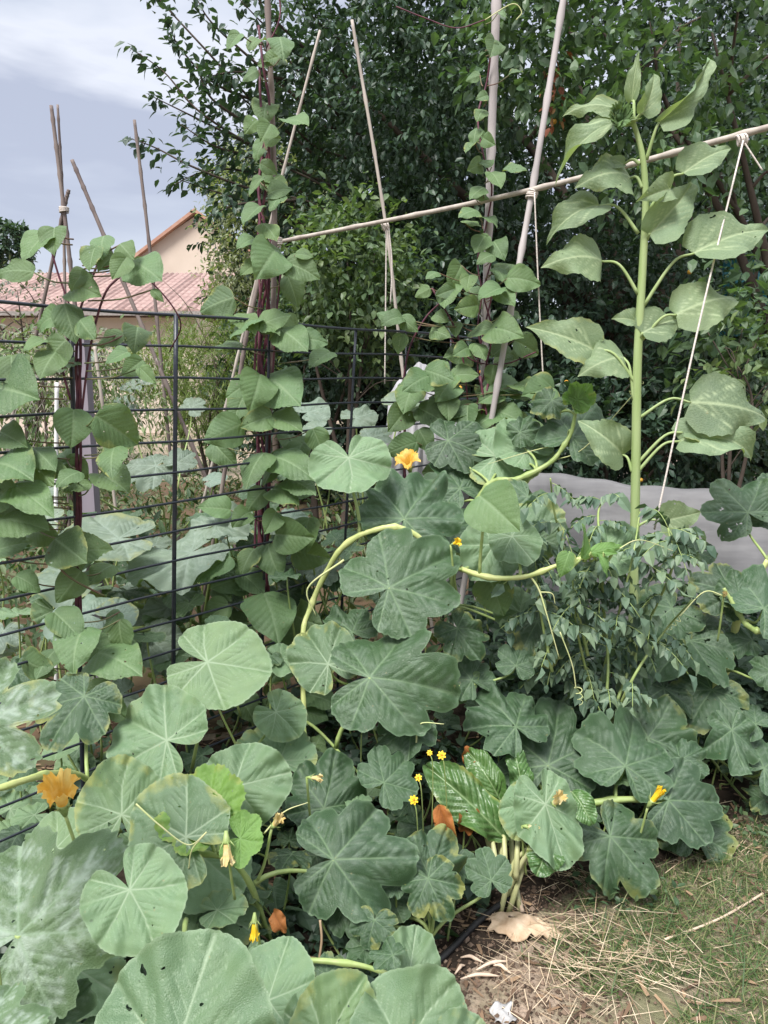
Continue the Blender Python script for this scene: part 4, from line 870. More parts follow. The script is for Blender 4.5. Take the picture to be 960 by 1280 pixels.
# -- lower leaves filling each plant towards the ground
def canopyY(px, py):
    l = np.interp(py, [600, 750, 900, 1000, 1100, 1200, 1300], [2.75, 2.4, 2.05, 1.85, 1.6, 1.3, 1.05]); r_ = np.interp(py, [600, 700, 900, 1000, 1100, 1200], [3.1, 2.8, 2.45, 2.25, 2.02, 1.8])
    return float(np.interp(px, [350, 620], [l, r_]))
fill_rng = random.Random(5)
def fill(key, kinds, n, x0, x1, y0, y1, size=(.045, .088), push=(1.14, 1.45)):
    p = PL[key]
    for _ in range(n):
        px, py = fill_rng.uniform(x0, x1), fill_rng.uniform(y0, y1); Y = canopyY(px, py) * fill_rng.uniform(*push); b = P(px, py, Y)
        if b.z < .06: b = EYE + (b - EYE) * ((1.5 - .08 - fill_rng.uniform(0, .1)) / (1.5 - b.z))
        n_ = facing(fill_rng.uniform(50, 95), fill_rng.uniform(-50, 50)); a = fill_rng.uniform(0, 6.28); u = n_.orthogonal().normalized(); w = n_.cross(u)
        d = u * math.cos(a) + w * math.sin(a); L_ = fill_rng.uniform(*size)
        k = KIND[fill_rng.choice(kinds)]; o = place(fill_rng.choice(k), p['t'], b, b + d * L_, n_, fill_rng.uniform(.9, 1.1))
        q = min(p['a'], key=lambda q: (q - b).length); g_ = Vector((b.x + fill_rng.uniform(-.1, .1), b.y + .05, max(.0, b.z - .35)))
        petiole(o, b, n_, g_, .004)
fill('R', 'RLLB', 44, 60, 420, 840, 1150); fill('Z', 'LR', 18, -60, 110, 930, 1070, (.06, .1), (1.2, 1.4)); fill('Z', 'LR', 12, -60, 140, 950, 1300); fill('L', 'LLR', 46, 380, 720, 680, 1010); fill('X', 'L', 16, 690, 870, 690, 860, (.06, .1), (1.15, 1.35)); fill('L', 'L', 16, 560, 720, 700, 860, (.06, .1), (1.15, 1.35)); fill('F', 'L', 16, 580, 880, 860, 985, (.06, .10), (1.12, 1.3)); fill('S', 'L', 6, 400, 540, 1000, 1100); fill('X', 'L', 36, 800, 990, 720, 960); fill('B', 'GLR', 44, -40, 360, 690, 870, (.06, .12), (1.1, 1.35)); fill('C', 'GL', 30, 100, 420, 640, 740, (.07, .12), (1.15, 1.5)); fill('D', 'L', 26, 300, 460, 560, 760, (.06, .11), (1.1, 1.35)); fill('Q', 'R', 6, 240, 380, 1180, 1290)

def under(key, n, kinds=('L', 'L', 'R')):
    # small low leaves close to the soil, in the shade of the big ones
    p = PL[key]; c = p['t'].location
    for _ in range(n):
        a = fill_rng.uniform(0, 6.28); rr = fill_rng.uniform(.05, .55); b = Vector((c.x + rr * math.cos(a) * 1.1, c.y + rr * math.sin(a) * .6, fill_rng.uniform(.06, .3)))
        if b.y < np.interp(b.x, [-.05, .06, .3, .55, 1.0, 1.35, 2.6], [1.0, 1.72, 2.0, 2.12, 2.3, 2.6, 3.4]): continue
        n_ = facing(fill_rng.uniform(55, 110), fill_rng.uniform(-60, 60)); u = n_.orthogonal().normalized(); w = n_.cross(u); t_ = fill_rng.uniform(0, 6.28)
        o = place(fill_rng.choice(KIND[fill_rng.choice(kinds)]), p['t'], b, b + (u * math.cos(t_) + w * math.sin(t_)) * fill_rng.uniform(.05, .085), n_)
        petiole(o, b, n_, (b.x * .7 + c.x * .3, b.y * .7 + c.y * .3, .0), .003)
for k_, n_ in (('R', 30), ('L', 34), ('F', 34), ('S', 24), ('X', 30), ('Q', 24), ('Z', 20)): under(k_, n_)

# ------------------------------------------------------------------ squash flowers, buds, tendrils
def flower(label, c, axis, L_, open_=.5, mat='petal', parent=None, petals=5, name='squash_flower', calyx=True):
    """trumpet of five joined, ruffled petals on a ribbed green base; one mesh for the petals"""
    axis = axis.normalized(); u = axis.orthogonal().normalized(); w = axis.cross(u); V, Fc = [], []; na, nr = 80, 16
    ph = random.uniform(0, 6)
    for i in range(nr + 1):
        f = i / nr
        for k in range(na):
            a = 2 * math.pi * k / na; lobe = abs(math.sin(petals * a / 2)) ** .7
            ln = L_ * (f * (.66 + .34 * (lobe if f > .3 else 1)) if f > .3 else f)
            ln = L_ * f * (1 - .36 * (1 - lobe) * f ** 2)
            rad = L_ * (.13 + open_ * .55 * f ** 2.2) * (1 + .10 * math.cos(petals * a) * f) + L_ * .05 * f ** 3 * math.sin(13 * a + ph) + L_ * .03 * f * f * math.sin(29 * a + ph * 2)
            rad = max(rad, .01 * L_); curl = -L_ * .25 * open_ * max(0, f - .75) * 2
            V.append(c + axis * (ln + curl) + (u * math.cos(a) + w * math.sin(a)) * rad)
    for i in range(nr):
        for k in range(na):
            a = i * na + k; b = i * na + (k + 1) % na; Fc.append((a, b, b + na, a + na))
    pl = link('petals', mesh_vf('petals', V, Fc), M[mat], parent)
    if calyx:
        V, Fc = [], []
        tube_vf([c - axis * L_ * .35, c - axis * L_ * .1, c + axis * L_ * .06, c + axis * L_ * .15], [L_ * .06, L_ * .12, L_ * .16, L_ * .15], 10, V, Fc)
        for k in range(5):
            a = 2 * math.pi * k / 5; d = u * math.cos(a) + w * math.sin(a); p0 = c + axis * L_ * .05 + d * L_ * .14
            tube_vf([p0, p0 + d * L_ * .12 + axis * L_ * .15, p0 + d * L_ * .22 + axis * L_ * .3], [L_ * .03, L_ * .02, L_ * .004], 5, V, Fc)
        link('calyx', mesh_vf('calyx', V, Fc), M['stem'], parent)
    return pl
def fl(key, px, py, Y, ax, L_, open_, mat='petal', st=None):
    e = bpy.data.objects.new('flower', None); COL.objects.link(e); t = PL[key]['t']; c = P(px, py, Y)
    e.parent = t; e.matrix_parent_inverse = Matrix.Translation(t.location).inverted(); e.location = c; e['_w'] = [v for row in Matrix.Translation(c) for v in row]
    ax = Vector(ax).normalized(); flower('', c, ax, L_, open_, mat, e)
    s0 = c - ax * L_ * .3; s1 = P(*st) if st else c + Vector((random.uniform(-.03, .03), .05, -.18))
    V, Fc = tube_vf(spline([s0, s0.lerp(s1, .5) + Vector((0, 0, -.02)), s1], 5), .0035, 6); link('stalk', mesh_vf('stalk', V, Fc), M['stem'], e)
    return e
fl('Z', 79, 1008, 1.42, (.1, -.45, 1), .082, .55)
fl('D', 512, 586, 2.95, (-.2, -.6, .8), .075, .85)
fl('R', 388, 972, 1.9, (.9, -.3, .1), .035, .25, 'petalpale'); fl('R', 342, 1032, 1.6, (.35, -.3, .6), .042, .25, 'petalpale', (322, 1100, 1.62))
fl('F', 692, 1005, 1.98, (.3, -.5, .8), .055, .3, 'petalpale'); fl('F', 658, 1033, 1.95, (.9, -.3, .1), .04, .2, 'petalpale'); fl('F', 814, 1003, 2.05, (.45, -.2, .9), .06, .08, 'yellow')
fl('R', 283, 1050, 1.55, (.1, -.4, -.9), .055, .2, 'petalpale'); fl('L', 566, 680, 2.4, (.6, -.5, .4), .03, .6, 'yellow'); fl('X', 905, 745, 2.58, (-.2, -.6, .4), .04, .1, 'petalpale')
fl('R', 318, 1150, 1.55, (0, -.3, -1), .045, .12, 'yellow')
def tendril(key, pts, r=.0016, coil=None):
    q = spline([P(*p) for p in pts], 8)
    if coil:
        d = (q[-1] - q[-2]).normalized(); u = d.orthogonal().normalized(); w = d.cross(u); c0 = q[-1] - u * coil
        for i in range(1, 40): a = i * .5; q.append(c0 + (u * math.cos(a) + w * math.sin(a)) * coil * (1 - i * .012) + d * i * .0016)
    V, Fc = tube_vf(q, [r * 1.4, r, r * .5], 5); link('tendril', mesh_vf('tendril', V, Fc), M['tendril'], PL[key]['t'])
tendril('L', [(663, 720, 2.32), (674, 738, 2.3), (684, 770, 2.28), (699, 823, 2.27)], .0028); tendril('L', [(674, 740, 2.3), (690, 742, 2.3), (694, 755, 2.3)], .002)
tendril('L', [(690, 576, 2.9), (730, 560, 2.85), (790, 495, 2.8)], .0016, .012); tendril('L', [(700, 555, 2.9), (660, 565, 2.9), (610, 580, 2.9)], .0016)
tendril('R', [(170, 1005, 1.58), (200, 1032, 1.56), (235, 1056, 1.55), (258, 1040, 1.56)], .0016); tendril('R', [(258, 1040, 1.56), (240, 1062, 1.55), (236, 1085, 1.55)], .0013, .006)
tendril('R', [(330, 1042, 1.6), (355, 1015, 1.6), (385, 1003, 1.6)], .0015); tendril('L', [(770, 688, 2.28), (800, 675, 2.3), (845, 690, 2.35)], .0015); tendril('L', [(520, 930, 2.1), (525, 905, 2.1), (555, 905, 2.08)], .002)
tendril('L', [(430, 700, 2.5), (385, 735, 2.5), (395, 770, 2.5)], .003); tendril('X', [(905, 745, 2.6), (880, 740, 2.6), (850, 770, 2.6)], .0016, .01)
tendril('F', [(700, 790, 2.3), (715, 830, 2.3), (720, 860, 2.3)], .0016, .012)

# ------------------------------------------------------------------ climbing beans
def bean(label, base, rows, vines, Y, seed, cat='bean plant', extra=0, spread=None):
    rn = random.Random(seed); random.seed(seed)
    t = thing('climbing_bean', label, cat, (base[0], base[1], 0), 'climbing beans')
    for v in vines:
        pts, r, mat = v; q = spline([P(*p) for p in pts], 8)
        V, Fc = tube_vf(q, r, 6); link('stem', mesh_vf('stem', V, Fc), mat, t)
    for (x0, x1, y0, y1, cnt, s0, s1) in (extra or ()):
        for _ in range(cnt):
            x, y, a, z = rn.uniform(x0, x1), rn.uniform(y0, y1), rn.choice((30, 60, 90, 120, 150, 170, 10)) + rn.uniform(-15, 15), rn.uniform(s0, s1)
            rows = rows + [(x - z * .5 * math.cos(R(a)), y - z * .5 * math.sin(R(a)), x + z * .5 * math.cos(R(a)), y + z * .5 * math.sin(R(a)), rn.uniform(.9, 1.1), rn.uniform(.0, .16))]
    for row in rows:
        bx, by, tx, ty = row[:4]; w = row[4] if len(row) > 4 else 1.0; dY = row[5] if len(row) > 5 else 0
        tt = rn.choice((5, 25, 40, 60)); yy = (Y(by) if callable(Y) else Y) + dY + rn.uniform(-.05, .05)
        o, b, n = pleaf('B', t, bx, by, tx, ty, yy, tt, rn.uniform(-35, 35), w * .96, None, 8)
        # leaf stalk back to the vine
        vx = spread(by) if spread else bx
        a = P(bx + (vx - bx) * .85, by + 14, (Y(by) if callable(Y) else Y) + .04)
        if (a - b).length > .25: a = b + (a - b) * (.25 / (a - b).length)
        V, Fc = tube_vf(spline([b - n * .002, b.lerp(a, .5) + Vector((0, 0, -.01)), a], 4), .0022, 5); link('petiole', mesh_vf('petiole', V, Fc), M['beanstalk'], o)
def auto(rows):   # (centre x, y, size, direction degrees: 0 = right, 90 = down)
    return [(x - s * .5 * math.cos(R(a)), y - s * .5 * math.sin(R(a)), x + s * .5 * math.cos(R(a)), y + s * .5 * math.sin(R(a))) for x, y, s, a in rows]
C_rows = [(300, 42, 284, 64), (327, 50, 312, 66), (322, 88, 303, 102), (357, 150, 386, 158, 1.1), (338, 155, 325, 178), (322, 150, 305, 168), (335, 243, 366, 238, 1.1), (328, 222, 312, 246), (325, 258, 304, 282), (318, 298, 296, 312), (338, 305, 330, 330),
          (345, 312, 318, 350, 1.1), (358, 328, 400, 350), (370, 318, 392, 322), (292, 372, 250, 390, 1.1), (322, 398, 288, 424, 1.1), (325, 408, 364, 394, 1.1), (350, 412, 385, 440), (375, 425, 410, 430), (318, 405, 350, 420), (312, 478, 282, 498), (325, 468, 310, 514, 1.1), (334, 470, 376, 508, 1.15), (302, 530, 254, 552, 1.1), (340, 520, 300, 535), (340, 520, 378, 540),
          (330, 566, 308, 612, 1.05), (340, 570, 394, 602), (345, 578, 362, 560), (330, 612, 308, 640), (340, 612, 374, 632), (360, 600, 395, 620), (288, 696, 243, 730, 1.1), (318, 686, 302, 720), (335, 680, 352, 724), (345, 668, 394, 672, 1.1), (367, 688, 415, 698, 1.1), (285, 755, 256, 780), (330, 742, 348, 806, 1.2), (342, 798, 394, 828), (300, 780, 312, 820), (345, 882, 312, 902), (378, 868, 425, 886, 1.1), (332, 880, 378, 922, 1.1), (296, 870, 318, 905), (345, 640, 330, 668), (312, 640, 290, 660), (300, 715, 330, 745), (270, 730, 290, 752), (320, 330, 300, 345)]
bean('bean plant with purple stems on the cane at the fence middle', (-.44, 2.9), C_rows,
     [([(330 + 7 * math.sin(k * 1.7 + ph), 760 - 52 * k, 2.93 + .02 * math.cos(k * 1.7 + ph)) for k in range(0, n)], [.0075, .006, .0045], M['purple']) for ph, n in ((0, 15), (2.1, 14), (4.2, 9), (1, 12), (3, 7))] +
     [([(338, 300, 2.95), (330, 340, 2.9), (322, 400, 2.9), (318, 480, 2.9), (322, 560, 2.9), (318, 700, 2.85)], .005, M['purple']), ([(352, 330, 2.9), (345, 400, 2.9), (340, 480, 2.9), (330, 600, 2.88)], .004, M['purple']), ([(333, 60, 2.95), (350, 20, 2.95), (345, -30, 2.95)], .003, M['purple'])], 2.82, 21, extra=((262, 405, 350, 900, 26, 34, 52), (318, 352, 60, 330, 12, 22, 32)), spread=lambda y: 335)
L_rows = [(0, 470, 45, 458, 1.3), (-10, 485, 50, 500, 1.2), (92, 512, 88, 560, 1.2), (120, 520, 172, 556, 1.1), (70, 440, 50, 474, 1.1), (55, 425, 30, 440), (160, 440, 132, 456, 1.1), (178, 450, 152, 470), (165, 327, 203, 352, 1.1), (158, 322, 140, 350), (142, 318, 122, 340), (190, 362, 205, 378, .7), (42, 340, -6, 345, .8), (60, 292, 30, 328, 1.2), (68, 285, 68, 320), (130, 295, 128, 325), (150, 305, 168, 325), (80, 380, 95, 430, .9), (100, 400, 120, 425, .9), (75, 395, 50, 415),
          (-10, 582, 42, 602, 1.2), (15, 608, 68, 648, .8), (-10, 648, 62, 664, 1.1), (-12, 692, 42, 678, 1.1), (66, 694, 142, 688, 1.0), (105, 785, 92, 842, 1.1), (150, 775, 162, 820, 1.1), (122, 816, 178, 846, 1.1), (70, 812, 45, 850), (20, 720, 50, 740), (0, 540, 35, 560, .9), (110, 340, 90, 365), (118, 310, 112, 340), (40, 560, 70, 590, .8), (100, 590, 70, 610), (175, 460, 195, 480, .8), (60, 580, 90, 600, .7), (-20, 610, 30, 625, 1), (100, 870, 75, 900), (130, 860, 160, 900)]
bean('bean plant with purple stems climbing the nearest fence post', (-.85, 2.2), L_rows,
     [([(98 + 3 * math.sin(k * 1.9 + ph), 820 - 62 * k, 2.22) for k in range(0, n)], .0045, M['purple']) for ph, n in ((0, 8), (2.4, 8), (4, 7))] +
     [([(88, 500, 2.2), (78, 450, 2.2), (95, 400, 2.2), (118, 340, 2.2), (132, 310, 2.2)], .0035, M['purple']), ([(97, 560, 2.2), (112, 440, 2.2), (130, 370, 2.2), (150, 345, 2.22), (165, 325, 2.25)], .0035, M['purple']), ([(90, 390, 2.22), (72, 340, 2.22), (62, 300, 2.22), (66, 285, 2.22)], .003, M['purple']), ([(135, 335, 2.2), (180, 345, 2.25), (225, 400, 2.3), (212, 440, 2.4)], .0022, M['purple']), ([(60, 690, 2.1), (85, 720, 2.1), (130, 745, 2.15)], .003, M['beanstalk'])], 2.12, 22, extra=((-10, 150, 560, 880, 22, 36, 52), (0, 200, 300, 480, 7, 34, 46)), spread=lambda y: 96)
A_rows = auto([(602, 122, 16, 160), (645, 92, 18, -10), (600, 145, 18, 120), (594, 172, 22, 100), (612, 177, 18, 30), (588, 185, 18, 130), (644, 214, 30, 0), (620, 226, 24, 60), (596, 242, 24, 140), (585, 268, 26, 160), (590, 280, 24, 20), (600, 306, 26, 120), (624, 314, 28, 60), (606, 325, 24, 150), (557, 365, 26, 160), (528, 366, 22, 150), (582, 384, 30, 170), (612, 368, 32, 150), (632, 374, 30, 40), (655, 352, 42, 12), (600, 416, 34, 160), (634, 417, 44, 15), (570, 412, 20, 90), (552, 398, 20, 30), (490, 403, 30, 160), (512, 406, 28, 40), (582, 470, 34, 0), (552, 466, 28, 60), (636, 490, 56, 8), (612, 496, 34, 150), (516, 486, 40, 160), (538, 480, 36, 40), (600, 440, 26, 60), (575, 440, 22, 150), (560, 500, 34, 30), (610, 530, 36, 150), (640, 525, 40, 30), (600, 560, 36, 120), (585, 355, 22, 100), (540, 345, 18, 150), (500, 430, 26, 100), (480, 395, 20, 200), (625, 345, 24, 60), (640, 395, 24, 20), (520, 520, 36, 150), (548, 530, 36, 20), (615, 470, 28, 100), (618, 60, 14, 150), (628, 20, 14, 30), (606, 205, 18, 200)])
bean('bean plant with small pale leaves twining up the thick grey pole', (.5, 3.5), A_rows,
     [([(606 + 9 * math.sin(k * 1.6 + ph) - .0 * k, 640 - 45 * k, 3.45 + .03 * math.cos(k * 1.6 + ph)) for k in range(0, n)], .004, M['purple']) for ph, n in ((0, 14), (2.6, 8), (4.4, 7))] +
     [([(560, 420, 3.4), (590, 450, 3.4), (630, 455, 3.38), (670, 440, 3.36)], .003, M['purple']), ([(500, 540, 3.4), (508, 450, 3.42), (530, 400, 3.42), (560, 370, 3.42)], .004, M['purple']), ([(590, 560, 3.4), (575, 430, 3.4), (540, 360, 3.42)], .004, M['purple']), ([(606, 25, 3.45), (570, 35, 3.45), (530, 22, 3.45), (495, 8, 3.45)], .0025, M['purple']), ([(606, 25, 3.45), (640, 5, 3.45), (652, 15, 3.45), (645, 25, 3.45)], .002, M['tendril'])], 3.36, 23, extra=((545, 660, 330, 540, 13, 24, 38), (590, 625, 60, 330, 7, 16, 24)), spread=lambda y: 604)
E_rows = auto([(520, 480, 40, 150), (550, 470, 40, 20), (500, 560, 44, 160), (540, 520, 40, 30), (600, 590, 44, 120), (660, 570, 40, 30), (560, 590, 40, 160), (640, 600, 44, 20), (585, 525, 36, 90), (670, 540, 34, 10)])
bean('low bean growth with dark stems at the fence end below the poles', (.25, 3.3), E_rows, [([(508, 620, 3.35), (505, 560, 3.35), (510, 480, 3.35)], .006, M['purple']), ([(600, 640, 3.3), (612, 560, 3.3), (600, 470, 3.35)], .006, M['purple']), ([(608, 650, 3.3), (596, 560, 3.3), (610, 480, 3.35)], .005, M['purple'])], 3.25, 24, extra=((480, 680, 480, 620, 22, 30, 44),), spread=lambda y: 560)

# ------------------------------------------------------------------ tomato, chard, marigold, small weeds
def tomato():
    base = P(760, 950, 2.45); base.z = 0; t = thing('tomato_plant', 'wispy drooping tomato plant with small grey green leaflets under the sunflower', 'tomato plant', base)
    rn = random.Random(3); stems = []
    for pts in ([(752, 930), (750, 860), (770, 780), (790, 700), (800, 640)], [(752, 930), (735, 850), (720, 780), (715, 710)], [(755, 930), (790, 850), (830, 790), (865, 750)], [(752, 920), (760, 840), (755, 760), (745, 700)], [(752, 900), (700, 840), (690, 780)], [(770, 880), (800, 800), (840, 710), (835, 660)], [(735, 820), (712, 720), (693, 640), (688, 598)], [(755, 800), (752, 700), (748, 640), (762, 618)], [(690, 840), (672, 740), (668, 660)]):
        q = spline([P(x, y, 2.45 + .08 * math.sin(x)) for x, y in pts], 8); stems.append(q); V, Fc = tube_vf(q, [.006, .0025], 6); link('stem', mesh_vf('stem', V, Fc), M['stem'], t)
    # compound leaves: five to seven leaflets along a drooping stalk
    global rng
    for i in range(95):
        q = rn.choice(stems); k = rn.randint(6, len(q) - 1); p = q[k]; d = Vector((rn.uniform(-1, 1), rn.uniform(-1, .2), rn.uniform(-.3, .5))).normalized(); L_ = rn.uniform(.08, .15)
        pts = [p + d * L_ * f + Vector((0, 0, -L_ * .5 * f * f)) for f in np.linspace(0, 1, 6)]
        Pn, Dn, Sn = [], [], []
        for f, sg in ((.35, 1), (.4, -1), (.6, 1), (.66, -1), (.84, 1), (.88, -1), (1, 0), (.5, 1), (.75, -1), (.25, -1), (.3, 1), (.94, 1), (.55, -1)):
            a = pts[int(f * 5)]; tdir = (pts[5] - pts[3]).normalized(); sd_ = tdir.cross(Vector((0, 0, 1))).normalized() * sg
            Pn.append(a); Dn.append(tdir * .7 + sd_ + Vector((rn.uniform(-.2, .2), 0, rn.uniform(-.7, .1)))); Sn.append(L_ * rn.uniform(.26, .42) * (1.25 if sg == 0 else 1))
        o = leafmass('leaf', np.array(Pn), np.array(Dn), np.array(Sn), MASS_TOM, t, .62, .5, droop=.3); V, Fc = tube_vf(pts, .0014, 4); link('leaf_stalk', mesh_vf('leaf_stalk', V, Fc), M['stem'], o)
tomato()
def chard():
    base = P(640, 1100, 2.0); base.z = 0
    t = thing('chard_plant', 'glossy crinkled chard with pale yellow stalks among the zucchini leaves', 'chard plant', base); sm = simple('chard_stalk', (.36, .37, .15), .5, (.42, .42, .24), 12, .4, .2, stretch=(1, 1, .2))
    for bx, by, tx, ty, Y, tt, w, v in ((632, 1050, 532, 958, 2.02, 40, .72, 0), (625, 1000, 585, 940, 2.1, 45, .8, 1), (655, 1000, 640, 930, 2.15, 40, .8, 2), (690, 1040, 670, 1095, 1.95, 35, 1.4, 2), (715, 990, 740, 1030, 2.05, 40, 1.1, 1), (600, 1010, 560, 990, 2.08, 40, 1.2, 2), (660, 1060, 710, 1040, 1.98, 40, 1.2, 0)):
        o, b, n = pleaf('C', t, bx, by, tx, ty, Y, tt, 0, w, v, 4)
        V, Fc = tube_vf(spline([base + Vector((random.uniform(-.05, .03), random.uniform(-.03, .03), 0)), base.lerp(b, .5) + Vector((-.02, .0, .04)), b - n * .003], 6), [.008, .007, .005], 8); link('stalk', mesh_vf('stalk', V, Fc), sm, o)
    for x, y, f in ((628, 985, 632), (606, 1000, 622), (650, 990, 645)):
        V, Fc = tube_vf(spline([P(f, 1098, 1.98), P(f + .3 * (x - f), 1062, 1.99), P(x, y, 2.14)], 5), [.009, .0075, .005], 8); link('stalk', mesh_vf('stalk', V, Fc), sm, t)
chard()
def marigold(label, px, py, Y, r, foot):
    c = P(px, py, Y); t = thing('marigold', label, 'marigold', (c.x, c.y, 0), 'small yellow flowers'); n = Vector((random.uniform(-.3, .3), -.8, .6)).normalized(); u = n.orthogonal().normalized(); w = n.cross(u); V, Fc = [], []
    for ring, (m, k, lift) in enumerate(((7, 1.0, 0), (6, .7, .25), (5, .4, .4))):
        for i in range(m):
            a = 2 * math.pi * i / m + ring * .4; d = u * math.cos(a) + w * math.sin(a); s_ = n.cross(d); b = len(V); rr = r * k
            V += [c + n * lift * r * .4, c + d * rr * .6 + s_ * rr * .3 + n * lift * r, c + d * rr * 1.02 + s_ * rr * .12 + n * lift * r, c + d * rr * 1.02 - s_ * rr * .12 + n * lift * r, c + d * rr * .6 - s_ * rr * .3 + n * lift * r]; Fc.append(tuple(range(b, b + 5)))
    link('petals', mesh_vf('petals', V, Fc), M['yellow'], t); link('flower_centre', _ball(c + n * r * .3, r * .28), simple('centre', (.55, .25, .02), .7), t)
    V, Fc = tube_vf(spline([c, P(px + 4, py + 20, Y), P(*foot)], 6), .0016, 5); link('stem', mesh_vf('stem', V, Fc), M['stem'], t)
marigold('lower yellow flower on a bare stem in front of the chard', 517, 1000, 1.85, .0125, (524, 1080, 1.9)); marigold('small yellow flower just above the lower one', 523, 972, 1.87, .0095, (530, 1060, 1.95)); marigold('yellow flower highest right beside the chard leaf', 552, 944, 1.95, .012, (560, 1040, 2.0)); marigold('tiny yellow flower left of the highest one', 537, 941, 1.95, .008, (540, 1040, 2.0))
def dead(label, bx, by, tx, ty, Y, t=30, w=1.0, v=0):
    n = facing(t, 0); o = place(DEAD[v], None, P(bx, by, Y), P(tx, ty, Y - .02), n, w, 'dead_leaf'); return tag(o, label, 'dead leaf', 'withered leaves')
dead('large orange withered leaf hanging below the chard', 548, 1006, 566, 1052, 2.0, 10, .5, 0); dead('curled brown leaf on the soil beside the yellow petal', 342, 1140, 358, 1166, 1.62, 30, .8, 1); dead('orange brown leaf behind the yellow flowers', 590, 935, 580, 955, 2.2, 20, 1, 0); dead('rusty dry leaf under the lobed leaf edge', 590, 1010, 575, 1040, 2.05, 20, 1, 1)
#@@ GROUNDSTUFF
# ------------------------------------------------------------------ litter at the bed edge
def rind():
    c = G(650, 1165); t = None; V, Fc = [], []; nx, ny = 40, 18; rn = np.random.default_rng(4)
    hole = (-.022, .002, .0105)
    ex = lambda a: 1 + .14 * math.sin(3 * a + 1) + .09 * math.sin(7 * a) + .05 * math.sin(17 * a)
    na, nr = 72, 16
    for i in range(nr + 1):
        for k in range(na):
            a = 2 * math.pi * k / na; f = i / nr; r0 = f
            x = .098 * math.cos(a) * ex(a); y = .043 * math.sin(a) * ex(a); hx, hy = hole[0] + hole[2] * math.cos(a), hole[1] + hole[2] * math.sin(a)
            X = hx + (x - hx) * f; Y_ = hy + (y - hy) * f; rr = (X / .1) ** 2 + (Y_ / .05) ** 2
            Z = .034 * max(0, 1 - rr * .9) + .006 * math.sin(X * 90) * math.sin(Y_ * 120) + .006 + .004 * math.sin(13 * a) * f ** 3
            V.append(Vector((c.x + X + Y_ * .2, c.y + Y_ - X * .28, Z)))
            if i: b = (i - 1) * na; Fc.append((b + k, b + (k + 1) % na, b + na + (k + 1) % na, b + na + k))
    o = link('dry_rind', mesh_vf('dry_rind', V, Fc), M['rind']); tag(o, 'dried pale piece of rind with a small round hole on the soil', 'rind')
    md = o.modifiers.new('thick', 'SOLIDIFY'); md.thickness = .004
    pts = [Vector((c.x + hole[0] + .02 * math.cos(k * .5236), c.y + hole[1] + .006 + .018 * math.sin(k * .5236), .014)) for k in range(12)]
    link('hole', mesh_vf('hole', pts, [tuple(range(12))]), M['hole'], o)  # dark disc below the opening, standing in for the shade inside it
rind()
tag(tube('irrigation_pipe', [G(520, 1225, .012), G(560, 1190, .014), G(600, 1150, .02), G(640, 1120, .03)], .009, M['pipe'], None, 10, 6), 'black irrigation pipe running from the soil under the leaves', 'pipe')
def chip(label, x, y, L_, ang, r=.0045, mat='chip', name='wood_chip', grp='pale wood splinters'):
    c = G(x, y, .012); d = Vector((math.cos(ang), math.sin(ang), 0)); pts = [c - d * L_ / 2, c - d * L_ * .15 + Vector((.003, .004, .006)), c + d * L_ * .2 + Vector((-.002, .004, .003)), c + d * L_ / 2]
    q = spline(pts, 4); V, Fc = tube_vf(q, [r * .4, r, r * 1.1, r * .3], 6); return tag(link(name, mesh_vf(name, V, Fc), M[mat]), label, 'wood chip', grp)
for lab, x, y, l, a in (('long pale wood splinter lowest beside the pipe', 600, 1222, .10, .1), ('pale wood splinter left of the rind, highest in the pile', 590, 1200, .06, -.3), ('pale bent wood splinter with forked right end', 615, 1207, .09, .35), ('short pale splinter closest to the pipe', 575, 1212, .04, .8), ('thin pale splinter at the right of the pile', 628, 1212, .05, -.6)): chip(lab, x, y, l, a)
tag(tube('dry_stick', [G(642, 1092, .02), G(648, 1118, .016), G(653, 1140, .012)], .006, M['chip'], None, 7), 'pale dry stick standing behind the rind', 'stick')
tag(tube('dry_stick', [G(830, 1175, .01), G(900, 1148, .014), G(965, 1110, .012)], .0035, M['chip'], None, 6), 'long thin straw coloured stick on the grass at the right', 'stick')
tag(tube('dry_twig', [P(400, 1150, 1.62), P(402, 1175, 1.6), P(398, 1205, 1.58)], .003, M['twig'], None, 6), 'thin bent brown twig in the dark gap of the bed', 'twig')
tag(tube('dry_twig', [G(330, 1190, .06), G(400, 1200, .06), G(440, 1205, .05)], .006, M['twig'], None, 7), 'thick grey brown runner lying in the dark gap of the bed', 'twig')
def paper():
    c = G(628, 1272); V, Fc = [], []
    for i in range(9):
        for j in range(9): V.append(c + Vector((-.025 + .05 * i / 8 + .006 * math.sin(j), -.03 + .06 * j / 8, .008 + .008 * math.sin(i * 1.1) * math.cos(j * .9) + .006)))
    for i in range(8):
        for j in range(8): a = i * 9 + j; Fc.append((a, a + 9, a + 10, a + 1))
    o = link('paper_scrap', mesh_vf('paper_scrap', V, Fc), simple('scrap', (.42, .41, .4), .8)); tag(o, 'crumpled white scrap in the grass at the bottom', 'paper scrap'); o.modifiers.new('t', 'SOLIDIFY').thickness = .001
paper()
